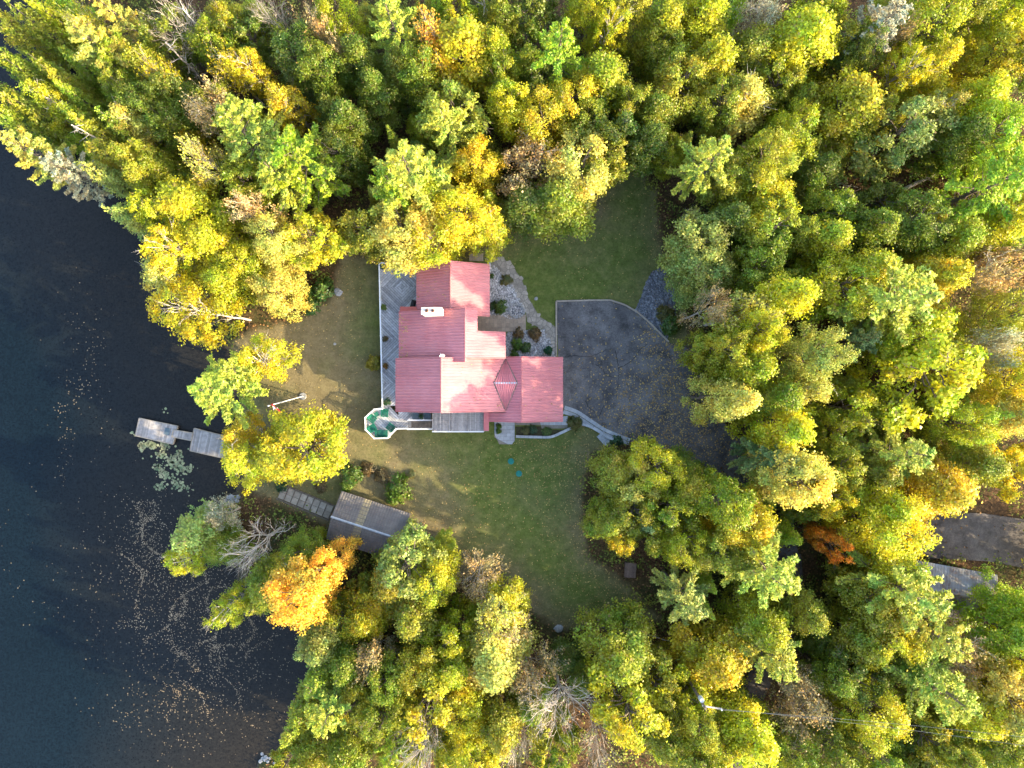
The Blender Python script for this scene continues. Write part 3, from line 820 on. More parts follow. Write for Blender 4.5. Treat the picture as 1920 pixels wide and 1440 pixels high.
boards(rect(-12.60, -8.95, -4.10, -2.43), 45, DZ); boards(rect(-12.60, -11.52, -4.86, -4.11), 45, DZ)
OCT = [(-15.1, -2.78), (-16.1, -3.69), (-16.05, -5.0), (-15.1, -5.95), (-13.65, -5.92), (-12.61, -4.88), (-12.61, -3.5), (-13.6, -2.43), (-14.4, -2.43)]
boards(OCT, -45, DZ - 0.003)
MB().prism([(x - DX, y - DY) for x, y in rect(-14.55, -9.8, -2.4, 13.3)], 0.6, DZ - 0.06).build('joist_frame', OLDTIMBER, deck)
MB().prism([(x - DX, y - DY) for x, y in OCT], 0.6, DZ - 0.06).build('joist_frame', OLDTIMBER, deck)
MB().prism([(x - DX, y - DY) for x, y in rect(-12.58, -8.96, -4.84, -2.45)], 0.6, DZ - 0.062).build('joist_frame', OLDTIMBER, deck)
def railing(parent, pts, z, h=0.98, ox=DX, oy=DY, zs=None):
    for i in range(len(pts) - 1):
        a, b = pts[i], pts[i + 1]
        za, zb = (z, z) if zs is None else (zs[i], zs[i + 1])
        L = math.hypot(b[0] - a[0], b[1] - a[1]); n = max(1, round(L / 1.9))
        MB().beam((a[0] - ox, a[1] - oy, za + h), (b[0] - ox, b[1] - oy, zb + h), 0.14, 0.05).build('rail', WHITE, parent)
        bl = MB()
        m = int(L / 0.16)
        for j in range(1, m):
            t = j / m; x = a[0] + (b[0] - a[0]) * t - ox; y = a[1] + (b[1] - a[1]) * t - oy; zz = za + (zb - za) * t
            bl.box(x - 0.018, x + 0.018, y - 0.018, y + 0.018, zz + 0.06, zz + h - 0.03)
        if m > 1: tag(bl.build('balusters', WHITE, parent), kind='stuff')
        for j in range(n + (1 if i == len(pts) - 2 else 0)):
            t = j / n; x = a[0] + (b[0] - a[0]) * t - ox; y = a[1] + (b[1] - a[1]) * t - oy; zz = za + (zb - za) * t
            MB().box(x - 0.05, x + 0.05, y - 0.05, y + 0.05, zz - 0.6, zz + h + 0.04).box(x - 0.08, x + 0.08, y - 0.08, y + 0.08, zz + h + 0.04, zz + h + 0.07).build('railing_post', WHITE, parent)
railing(deck, [(-12.9, 13.25), (-14.57, 13.28), (-14.2, -2.72), (-15.1, -2.78), (-16.1, -3.69), (-16.05, -5.0), (-15.1, -5.97), (-13.65, -5.93), (-12.66, -4.91), (-11.55, -4.89)], DZ)
railing(deck, [(-12.85, 12.55), (-10.2, 12.55)], DZ)
# stair from the deck down to the covered patio
stair = empty('staircase', (-11.5, -4.5, 0))
tag(stair, 'grey wooden stair between two white handrails, right of the octagonal deck end', 'staircase')
for i in range(8):
    x = 0.02 + i * 0.325; z = DZ - 0.02 - i * 0.14
    MB().box(x, x + 0.29, -0.40, 0.46, z - 0.05, z).build('tread', DECK_DARK, stair)
for y in (-0.43, 0.49): MB().beam((0, y, DZ - 0.2), (2.6, y, 0.05), 0.05, 0.25).build('stringer', DECK_DARK, stair)
for y in (-0.46, 0.52):
    MB().beam((0.0, y, DZ + 0.95), (2.7, y, DZ + 0.6), 0.13, 0.06).build('handrail', WHITE, stair)
    for x in (0.05, 1.35, 2.62): MB().box(x - 0.04, x + 0.04, y - 0.04, y + 0.04, DZ - 0.14 * x / 0.325 - 0.1 if x > 0.1 else 0.6, DZ + 0.94 - 0.13 * x).build('railing_post', WHITE, stair)
# slatted patio roof
perg = empty('pergola', (-5.8, -4.0, 0))
tag(perg, 'grey slatted pergola roof with white front beam below the left house wing', 'pergola')
GX, GY, GZ = -5.8, -4.0, 2.95
gx0, gx1, gy0, gy1 = -8.62, -3.07, -5.12, -2.75
ns = 40
sm = MB().box(0, 0.075, gy0 - GY, gy1 - GY, GZ, GZ + 0.05).mesh('slat', DECK_DARK)
for i in range(ns): link('slat', sm, perg, (gx0 - GX + i * (gx1 - gx0 - 0.08) / (ns - 1), 0, 0.003 * (i % 3)))
for j in range(11):
    y = gy0 + 0.1 + j * (gy1 - gy0 - 0.25) / 10
    MB().box(gx0 - GX, gx1 - GX, y - GY, y + 0.07 - GY, GZ - 0.065, GZ - 0.005).build('batten', DECK_DARK, perg)
for x in (-8.55, -6.7, -4.9, -3.15):
    MB().box(x - GX, x + 0.08 - GX, gy0 - GY, gy1 - GY, GZ - 0.22, GZ - 0.07).build('rafter', DECK_DARK, perg)
    MB().box(x - GX, x + 0.12 - GX, gy0 - GY - 0.06, gy0 + 0.06 - GY, -0.1, GZ - 0.23).build('post', WHITE, perg)
MB().box(gx0 - GX - 0.05, gx1 - GX + 0.02, gy0 - GY - 0.11, gy0 - GY - 0.005, GZ - 0.12, GZ + 0.08).build('front_beam', WHITE, perg)
tag(fan_prism('patio_slab', rect(-8.9, -2.6, -5.3, -2.5), -0.3, 0.025, CONCRETE), kind='structure')

# ------------------------------------------------------------------ deck furniture
def adirondack(name, label, px, py, rot, wide=1.0, group='green deck chairs'):
    x, y = P(px, py, DZ + 0.5)
    c = empty(name, (x, y, DZ + 0.006), R(rot))
    tag(c, label, 'chair' if wide < 1.4 else 'bench', group if wide < 1.4 else None)
    hw = 0.36 * wide
    for k in range(5):     # seat slats, front at +y
        y_ = 0.34 - k * 0.135
        MB().beam((-hw * 0.8, y_, 0.36 - k * 0.03), (hw * 0.8, y_, 0.36 - k * 0.03), 0.12, 0.025).build('seat_slat', CHAIR, c)
    nb = 5 if wide < 1.4 else 10
    for k in range(nb):
        x_ = (k - (nb - 1) / 2) * (1.5 * hw / nb)
        top = 0.98 - 0.12 * abs(k - (nb - 1) / 2) / nb
        MB().beam((x_, -0.22, 0.25), (x_ * 1.12, -0.52, top), 1.38 * hw / nb, 0.025).build('back_slat', CHAIR, c)
    for s_ in (-1, 1):
        MB().box(*sorted((s_ * hw * 0.8, s_ * hw * 1.12)), -0.42, 0.40, 0.545, 0.57).build('armrest', CHAIR, c)
        MB().box(*sorted((s_ * hw * 0.86, s_ * hw * 1.0)), 0.26, 0.36, 0, 0.545).build('front_leg', CHAIR, c)
        MB().beam((s_ * hw * 0.83, 0.38, 0.30), (s_ * hw * 0.83, -0.62, 0.02), 0.04, 0.12).build('rear_leg', CHAIR, c)
    return c
adirondack('deck_chair', 'green plank chair nearest the house, upper right of the octagonal deck end', 721, 775, 175)
adirondack('deck_chair', 'green plank chair in the upper left corner of the octagonal deck end', 698, 785, -128)
adirondack('deck_chair', 'green plank chair in the lower left corner of the octagonal deck end', 698, 803, -62)
adirondack('deck_chair', 'green plank chair at the lower right of the octagonal deck end', 732, 801, 52)
adirondack('love_seat', 'wide green two-seat plank bench at the bottom of the octagonal deck end', 715, 813, 0, 1.75)
ft = empty('side_table', (*P(706, 777, DZ + 0.4), DZ + 0.006), 0.5)
tag(ft, 'small green slatted table between two green chairs on the octagonal deck end', 'table')
for k in range(4): MB().box(-0.25, 0.25, -0.25 + k * 0.127, -0.25 + k * 0.127 + 0.115, 0.42, 0.445).build('top_slat', CHAIR, ft)
for sx in (-1, 1):
    for sy in (-1, 1): MB().box(sx * 0.2 - 0.03, sx * 0.2 + 0.03, sy * 0.2 - 0.03, sy * 0.2 + 0.03, 0, 0.42).build('leg', CHAIR, ft)
# two slate-grey loungers under the eave with a plant between them
for px, lab in ((779, 'slate-grey rounded tub chair left of the potted plant below the left wing'), (801, 'slate-grey rounded tub chair right of the potted plant below the left wing')):
    x, y = P(px, 781, DZ + 0.5)
    c = empty('tub_chair', (x, y, DZ + 0.006)); tag(c, lab, 'chair', 'slate-grey tub chairs under the eave')
    MB().prism([(0.40 * math.copysign(abs(math.cos(t)) ** 0.6, math.cos(t)), 0.36 * math.copysign(abs(math.sin(t)) ** 0.6, math.sin(t))) for t in [i * 2 * math.pi / 20 for i in range(20)]], 0.1, 0.42).build('seat', SLATE, c)
    ring = [(0.46 * math.copysign(abs(math.cos(t)) ** 0.6, math.cos(t)), 0.42 * math.copysign(abs(math.sin(t)) ** 0.6, math.sin(t))) for t in [math.pi * (0.0 + i / 12) for i in range(13)]]
    inn = [(a * 0.82, b * 0.82) for a, b in ring]
    m = MB()
    for i in range(12): m.prism([ring[i], ring[i + 1], inn[i + 1], inn[i]], 0.1, 0.72)
    m.build('backrest', SLATE, c)
    for sx in (-0.3, 0.3):
        for sy in (-0.25, 0.25): MB().box(sx - 0.02, sx + 0.02, sy - 0.02, sy + 0.02, 0, 0.1).build('leg', BLACK, c)
# kettle grill
x, y = P(775, 572, DZ + 0.7)
g = empty('barbecue', (x, y, DZ + 0.006)); tag(g, 'black barbecue grill against the left wall of the upper wing', 'barbecue')
MB().prism([(-0.55, -0.3), (0.55, -0.3), (0.55, 0.3), (-0.55, 0.3)], 0.7, 0.85).build('side_shelf', BLACK, g, rot=(0, 0, 1.3))
MB().tube([(-0.36, 0, 0.95), (0.36, 0, 0.95)], [0.28, 0.28], 12).build('lid', BLACK, g, rot=(0, 0, 1.3))
MB().box(-0.34, 0.34, -0.22, 0.22, 0.05, 0.7).build('cabinet', BLACK, g, rot=(0, 0, 1.3))
MB().beam((-0.25, -0.31, 1.0), (0.25, -0.31, 1.0), 0.04, 0.04).build('handle', STEEL, g, rot=(0, 0, 1.3))

# ------------------------------------------------------------------ lower garden: pad, walkway, border walls
def paved(name, poly, cell, mat, seed, z=0.05):
    o = empty(name, (poly[0][0], poly[0][1], 0)); tag(o, kind='structure')
    pl = [(x - poly[0][0], y - poly[0][1]) for x, y in poly]
    MB().prism(pl, -0.2, 0.018).build('joint_bed', MORTAR, o)
    xs_ = [p[0] for p in pl]; ys_ = [p[1] for p in pl]
    a = sum(pl[i][0] * pl[(i + 1) % len(pl)][1] - pl[(i + 1) % len(pl)][0] * pl[i][1] for i in range(len(pl)))
    conv = pl if a > 0 else pl[::-1]
    y = min(ys_); j = 0
    while y < max(ys_):
        x = min(xs_) - (cell / 2 if j % 2 else 0)
        while x < max(xs_):
            q = clip_poly([(x + 0.012, y + 0.012), (x + cell - 0.012, y + 0.012), (x + cell - 0.012, y + cell * 0.6 - 0.012), (x + 0.012, y + cell * 0.6 - 0.012)], conv)
            if len(q) >= 3: MB().prism(q, 0, z).build('paver', mat, o)
            x += cell
        y += cell * 0.6; j += 1
    return o
paved('paved_pad', W([(927, 788), (965, 788), (965, 826), (960, 833), (936, 833), (931, 822), (927, 820)]), 0.7, CONCRETE, 1)
paved('paved_pad', W([(966, 789), (1064, 780), (1064, 803), (1016, 804), (1014, 797), (966, 797)]), 0.7, CONCRETE, 2)
wk = smooth_line(W([(1057, 768), (1080, 776), (1105, 792), (1130, 808), (1155, 819), (1180, 828)]), 5)
walk = empty('stone_walkway', (*wk[0], 0)); tag(walk, kind='structure')
L, Q = ribbon(wk, 1.0, 0.8)
for i in range(len(wk) - 1):
    for t0, t1 in ((0.0, 0.5), (0.5, 1.0)):
        lerp = lambda p, q, t: (p[0] + (q[0] - p[0]) * t - wk[0][0], p[1] + (q[1] - p[1]) * t - wk[0][1])
        e = 0.03
        a, b = lerp(L[i], Q[i], t0 + e), lerp(L[i], Q[i], t1 - e); c, d = lerp(L[i + 1], Q[i + 1], t1 - e), lerp(L[i + 1], Q[i + 1], t0 + e)
        sh_ = 0.03
        a2 = (a[0] + (d[0] - a[0]) * sh_, a[1] + (d[1] - a[1]) * sh_); b2 = (b[0] + (c[0] - b[0]) * sh_, b[1] + (c[1] - b[1]) * sh_)
        MB().prism([a2, b2, c, d], -0.1, 0.07 + 0.006 * (i % 2)).build('paving_stone', CONCRETE, walk)
def border(name, label, pts, wd, ht, seg, mat):
    ln = smooth_line(W(pts), 8)
    acc = [0]
    for i in range(len(ln) - 1): acc.append(acc[-1] + math.hypot(ln[i + 1][0] - ln[i][0], ln[i + 1][1] - ln[i][1]))
    o = empty(name, (*ln[0], 0)); tag(o, label, 'garden wall')
    n = max(2, round(acc[-1] / seg))
    def at(s_):
        for i in range(len(ln) - 1):
            if acc[i + 1] >= s_:
                t = (s_ - acc[i]) / max(1e-6, acc[i + 1] - acc[i]); return (ln[i][0] + (ln[i + 1][0] - ln[i][0]) * t - ln[0][0], ln[i][1] + (ln[i + 1][1] - ln[i][1]) * t - ln[0][1])
        return (ln[-1][0] - ln[0][0], ln[-1][1] - ln[0][1])
    for k in range(n):
        a, b = at(acc[-1] * k / n + 0.01), at(acc[-1] * (k + 1) / n - 0.01)
        MB().beam((*a, ht / 2 - 0.1), (*b, ht / 2 - 0.1 + 0.01 * (k % 3)), wd, ht + 0.2).build('wall_block', mat, o)
border('garden_wall', 'pale block wall edging the lawn bed below the garage', [(967, 818), (1000, 819), (1032, 819), (1050, 812), (1071, 802)], 0.28, 0.35, 0.5, CONCRETE)
border('garden_wall', 'curved pale block wall between stone walkway and lower lawn', [(1091, 795), (1105, 799), (1122, 808), (1138, 819), (1150, 823)], 0.30, 0.40, 0.45, CONCRETE)
tag(fan_prism('soil_bed', W([(966, 800), (1014, 799), (1016, 806), (1060, 806), (1050, 811), (1032, 817), (968, 817)]), -0.2, 0.014, simple('planting_soil', (0.035, 0.03, 0.018), (0.075, 0.07, 0.03), 4, 0.95, world=True)), kind='structure')
st = empty('garden_steps', (*P(1131, 820), 0), R(-48)); tag(st, 'short flight of grey stone steps below the curved walkway', 'steps')
for k in range(4): MB().box(-0.55 + k * 0.36, -0.55 + k * 0.36 + 0.345, -0.5, 0.5, -0.2, 0.16 - 0.05 * k).build('step', CONCRETE, st)
# wooden platform by the upper wing
pf = empty('wood_platform', (*P(893, 483), 0)); tag(pf, 'small weathered wooden platform at the top edge of the upper wing', 'platform')
for k in range(8): MB().box(-0.80 + k * 0.2, -0.80 + k * 0.2 + 0.185, -0.35, 0.40, 0.08, 0.12).build('plank', TIMBER, pf)
for y in (-0.36, 0.41): MB().box(-0.82, 0.82, y - 0.02, y + 0.02, 0.0, 0.14).build('edge_board', TIMBER, pf)
# fire ring
fr = empty('fire_ring', (*P(969, 583), 0)); tag(fr, 'round stone fire ring in the pale gravel bed', 'fire ring')
rr = random.Random(3)
for k in range(16):
    t = k * 2 * math.pi / 16
    m = MB().disc((0, 0, 0), 0.17, 0.13, 0.22, 7)
    m.build('ring_stone', ROCK_PALE if k % 3 else ROCK, fr, (0.82 * math.cos(t), 0.72 * math.sin(t), 0.01), (0, 0, rr.uniform(0, 3)))
MB().disc((0, 0, 0.0), 0.7, 0.66, 0.05, 16).build('ash_bed', DARKBED, fr)
# septic lids
for px, py, lab in ((958, 865, 'round teal tank lid on the lower lawn, the upper one of two'), (973, 888, 'round teal tank lid on the lower lawn, the lower one of two')):
    o = empty('tank_lid', (*P(px, py), 0)); tag(o, lab, 'lid', 'teal lids in the lawn')
    MB().disc((0, 0, -0.05), 0.36, 0.34, 0.16, 18).build('cover', TEAL, o); MB().disc((0, 0, 0.111), 0.2, 0.16, 0.04, 12).build('raised_cap', TEAL, o)
# brown garden box at the lower lawn edge
bx_ = empty('wood_box', (*P(1182, 1069, 0.6), 0), R(-4)); tag(bx_, 'square brown wooden box standing at the lower right edge of the lawn', 'box')
for k in range(5): MB().box(-0.62 + k * 0.25, -0.62 + k * 0.25 + 0.235, -0.82, 0.82, 0.66, 0.71).build('lid_board', BROWNWOOD, bx_)
for s_ in (-1, 1):
    MB().box(-0.58, 0.58, s_ * 0.75 - 0.03, s_ * 0.75 + 0.03, 0, 0.655).build('side', BROWNWOOD, bx_); MB().box(s_ * 0.55 - 0.03, s_ * 0.55 + 0.03, -0.715, 0.715, 0, 0.655).build('side', BROWNWOOD, bx_)

# ------------------------------------------------------------------ boathouse
def oriented_building(name, label, cat, rl, rr_, half, z_e, z_r, wall_mat, loc=None):
    """ridge end points in world, half width; returns empty, local frame: x along ridge, y left of it"""
    a, b = Vector((rl[0], rl[1], 0)), Vector((rr_[0], rr_[1], 0))
    ang = math.atan2(b.y - a.y, b.x - a.x)
    o = empty(name, ((a.x + b.x) / 2, (a.y + b.y) / 2, 0), ang); tag(o, label, cat)
    L = (b - a).length
    MB().box(-L / 2 + 0.3, L / 2 - 0.3, -half + 0.3, half - 0.3, -1.3, z_e).build('wall', wall_mat, o)
    for s_ in (-1, 1):
        x = s_ * (L / 2 - 0.32)
        MB().add([(x, -half + 0.3, z_e), (x, half - 0.3, z_e), (x, 0, z_r - 0.15)], [(0, 1, 2)]).build('gable', wall_mat, o)
    return o, L
rl = P(621, 969, 3.3); rr2 = P(752, 1012, 3.3)
bh, BL = oriented_building('boathouse', 'boathouse with brown-grey ribbed gable roof and tan strip beside the lake path', 'boathouse', rl, rr2, 2.65, 2.2, 3.3, BROWNWOOD)
Z0 = Vector((0, 0, 0))
mats_u = [BOAT_ROOF] * 9; mats_u[3] = BOAT_TAN
for s_, zz in ((1, 2.15), (-1, 2.15)):
    s0 = slab([(-BL / 2, 0, 3.3), (BL / 2, 0, 3.3), (BL / 2, s_ * 2.75, zz), (-BL / 2, s_ * 2.75, zz)], 0.08, OLDTIMBER, 'roof', bh, Z0)
    ribbed_plane(s0, (-BL / 2, 0, 3.3), (BL / 2, 0, 3.3), (-BL / 2, s_ * 2.75, zz), (BL / 2, s_ * 2.75, zz), None, BL / 9, 3, 0.03, 'roof_panel', Z0, mats=mats_u)
    for k in range(1, 7):     # rows of overlapping edges
        t = k / 7
        MB().beam((-BL / 2, s_ * 2.75 * t, 3.3 + (zz - 3.3) * t + 0.045), (BL / 2, s_ * 2.75 * t, 3.3 + (zz - 3.3) * t + 0.045), 0.05, 0.03).build('course_edge', BOAT_ROOF, s0)
cap(s0, (-BL / 2 - 0.05, 0, 3.3), (BL / 2 + 0.05, 0, 3.3), 0.24, Z0, STEEL, 0.07)
MB().box(-BL / 2 + 0.02, -BL / 2 + 0.08, -1.2, 1.2, -1.0, 1.8).build('boat_door', OLDTIMBER, bh, (0.24, 0, 0))
# timber framed steps from the boathouse to the shore
sp = empty('garden_path_steps', (*P(575, 942), 0), math.atan2(P(0, 915)[1] - P(0, 955)[1], P(530, 0)[0] - P(625, 0)[0]))
tag(sp, 'timber framed stone steps running from the boathouse towards the dock', 'steps')
for k in range(8):
    x = -3.0 + k * 0.78
    for j in range(2): MB().box(x + 0.06, x + 0.72, -0.75 + j * 0.76, -0.75 + j * 0.76 + 0.72, -0.5, 0.09 + 0.012 * (k % 3)).build('slab', STONE, sp)
    MB().box(x - 0.06, x + 0.05, -0.8, 0.8, -0.5, 0.15).build('riser_timber', OLDTIMBER, sp)
for y in (-0.88, 0.88): MB().beam((-3.1, y, 0.03), (3.3, y, 0.03), 0.14, 0.3).build('side_timber', OLDTIMBER, sp)

# ------------------------------------------------------------------ dock
def platform(parent, c4, n, z, along, mat, ox, oy, name='plank'):
    """c4: corners counter-clockwise a,b,c,d; planks run a->d, laid from a to b"""
    a, b, c, d = [Vector((p[0] - ox, p[1] - oy)) for p in c4]
    for i in range(n):
        t0, t1 = (i + 0.04) / n, (i + 0.96) / n
        q = [a.lerp(b, t0), a.lerp(b, t1), d.lerp(c, t1), d.lerp(c, t0)]
        MB().prism([tuple(p) for p in q], z - 0.05, z + rd.uniform(-0.006, 0.006)).build(name, mat, parent)
def dock_unit(name, label, px4, n, z, deep=0.35):
    c4 = [P(a, b, z) for a, b in px4]
    o = empty(name, (c4[0][0], c4[0][1], 0)); tag(o, label, 'dock')
    platform(o, c4, n, z, 0, DOCKWOOD, c4[0][0], c4[0][1])
    MB().prism([(x - c4[0][0], y - c4[0][1]) for x, y in c4], WATER_Z - 0.2, z - 0.055).build('float_frame', OLDTIMBER, o)
    for i in range(4):
        a, b = c4[i], c4[(i + 1) % 4]
        MB().beam((a[0] - c4[0][0], a[1] - c4[0][1], z - 0.06), (b[0] - c4[0][0], b[1] - c4[0][1], z - 0.06), 0.09, 0.2).build('edge_board', TIMBER, o)
    return o
DKZ = WATER_Z + 0.45
dock_unit('swim_float', 'floating wooden dock platform farthest out in the lake', [(254, 817), (324, 833), (333, 799), (261, 784)], 30, DKZ)
dock_unit('dock_platform', 'wooden dock platform at the shore, partly under the yellow maple', [(356, 845), (440, 864), (450, 825), (364, 803)], 34, DKZ + 0.02)
dock_unit('gangway', 'narrow tan gangway linking the two dock platforms', [(322, 819), (358, 826), (361, 812), (325, 806)], 14, DKZ + 0.1)
o = MB().box(-0.3, 0.3, -0.4, 0.4, 0, 0.03).build('rubber_mat', SLATE, None, (*P(314, 809, DKZ), DKZ + 0.02), (0, 0, R(-12)))
tag(o, 'small slate-grey mat at the end of the gangway', 'mat')

# ------------------------------------------------------------------ flagpole
fb = Vector((*P(568, 743), 0.0)); ftp = Vector((*P(503, 761, 10.2), 10.2))
fp = empty('flagpole', fb); tag(fp, 'slightly leaning white flagpole on the lakeside lawn', 'flagpole')
MB().tube([(0, 0, 0), (ftp - fb) * 0.5, ftp - fb], [0.065, 0.055, 0.04], 10).build('pole', WHITE, fp)
MB().disc((0, 0, 0), 0.42, 0.38, 0.12, 14).build('base', ROCK, fp)
MB().disc((0, 0, 0), 0.08, 0.03, 0.12, 8).build('finial', STEEL, fp, ftp - fb)
# drooping flag, red white red
fl_ = empty('flag', ftp + Vector((0.05, 0, -0.1))); tag(fl_, 'limp red and white flag with a red leaf hanging from the flagpole top', 'flag')
def flag_pt(u, v):   # u along fly, v down the hoist
    return (0.05 + 0.62 * u + 0.06 * math.sin(7 * u), -0.55 * u + 0.14 * math.sin(9 * u + v * 2), -0.95 * v - 0.55 * u - 0.08 * math.sin(6 * u))
def flag_band(u0, u1, mat, name):
    m = MB(); nu, nv = 8, 6
    for k, off in enumerate((0, 0.012)):
        m.add([(flag_pt(u0 + (u1 - u0) * i / nu, j / nv)[0], flag_pt(u0 + (u1 - u0) * i / nu, j / nv)[1] + off, flag_pt(u0 + (u1 - u0) * i / nu, j / nv)[2]) for i in range(nu + 1) for j in range(nv + 1)],
              [(i * (nv + 1) + j, (i + 1) * (nv + 1) + j, (i + 1) * (nv + 1) + j + 1, i * (nv + 1) + j + 1) for i in range(nu) for j in range(nv)])
    m.build(name, mat, fl_, smooth=True)
flag_band(0, 0.25, RED, 'red_band'); flag_band(0.25, 0.75, WHITECLOTH, 'white_band'); flag_band(0.75, 1.0, RED, 'red_band')
m = MB()
for off in (-0.012, 0.024):
    pts = [(0.5 + 0.16 * rad * math.cos(t), 0.5 + 0.28 * rad * math.sin(t)) for t, rad in [(i * 2 * math.pi / 22, 1.0 if i % 2 else 0.5) for i in range(22)]]
    vs = [(flag_pt(0.5, 0.5)[0], flag_pt(0.5, 0.5)[1] + off, flag_pt(0.5, 0.5)[2])] + [(flag_pt(a, b)[0], flag_pt(a, b)[1] + off, flag_pt(a, b)[2]) for a, b in pts]
    m.add(vs, [(0, i + 1, (i + 1) % 22 + 1) for i in range(22)])
m.build('leaf_emblem', RED, fl_)

# ------------------------------------------------------------------ barn with rusty roof
rl = P(1612, 1072, 4.0); rr2 = P(1868, 1120, 4.0)
a0 = Vector((*P(1628, 1036, 3.2), 0)); a1 = Vector((*P(1870, 1080, 3.2), 0))
dv = (a1 - a0).normalized(); nv_ = Vector((dv.y, -dv.x, 0))
rl = a0 + nv_ * 2.6; rr2 = a1 + nv_ * 2.6
barn, RL = oriented_building('barn', 'long shed with rusty grey corrugated roof beside the gravel lot', 'shed', rl, rr2, 2.5, 3.0, 4.1, BROWNWOOD)
for s_ in (1, -1):
    s0 = slab([(-RL / 2, 0, 4.1), (RL / 2, 0, 4.1), (RL / 2, s_ * 2.7, 3.15), (-RL / 2, s_ * 2.7, 3.15)], 0.05, OLDTIMBER, 'roof', barn, Z0)
    ribbed_plane(s0, (-RL / 2, 0, 4.1), (RL / 2, 0, 4.1), (-RL / 2, s_ * 2.7, 3.15), (RL / 2, s_ * 2.7, 3.15), RUST, 0.82, 5, 0.05, 'roof_sheet', Z0)
cap(s0, (-RL / 2, 0, 4.1), (RL / 2, 0, 4.1), 0.3, Z0, RUST, 0.06)

# ------------------------------------------------------------------ utility pole and wires
ub = Vector((*P(1322, 1327, 13.0), 0))
up_ = empty('utility_pole', ub); tag(up_, 'wooden utility pole with crossarm and white insulators in the lower right woods', 'utility pole')
MB().tube([(0, 0, -0.3), (0, 0, 13.2)], [0.19, 0.12], 10).build('pole', BARK, up_)
MB().beam((-0.2, 0.05, 12.7), (1.7, -0.25, 12.7), 0.12, 0.12).build('crossarm', BARK_DEAD, up_)
for x in (0.0, 1.6): MB().disc((0, 0, 0), 0.09, 0.07, 0.22, 8).build('insulator', WHITE, up_, (x, 0.02 - x * 0.16, 12.77))
MB().disc((0, 0, 0), 0.22, 0.22, 0.7, 12).build('transformer', STEEL, up_, (-0.1, 0.35, 11.6))
for (p0, p1, lab) in (((1340, 1328), (1990, 1408), 'lower overhead wire crossing the woods at the lower right'), ((1440, 1340), (1990, 1390), 'upper overhead wire crossing the woods at the lower right')):
    a = Vector((*P(*p0, 12.95), 12.95)); b = Vector((*P(*p1, 15.5), 15.5))
    if p0[0] == 1440: a = ub + Vector((1.6, -0.23, 13.0))
    pts = [a.lerp(b, i / 20) - Vector((0, 0, 0.5 * 4 * (i / 20) * (1 - i / 20))) for i in range(21)]
    o = MB().tube([p - a for p in pts], [0.015] * 21, 5).build('overhead_wire', WIRE, None, a)
    tag(o, lab, 'wire', 'overhead wires')

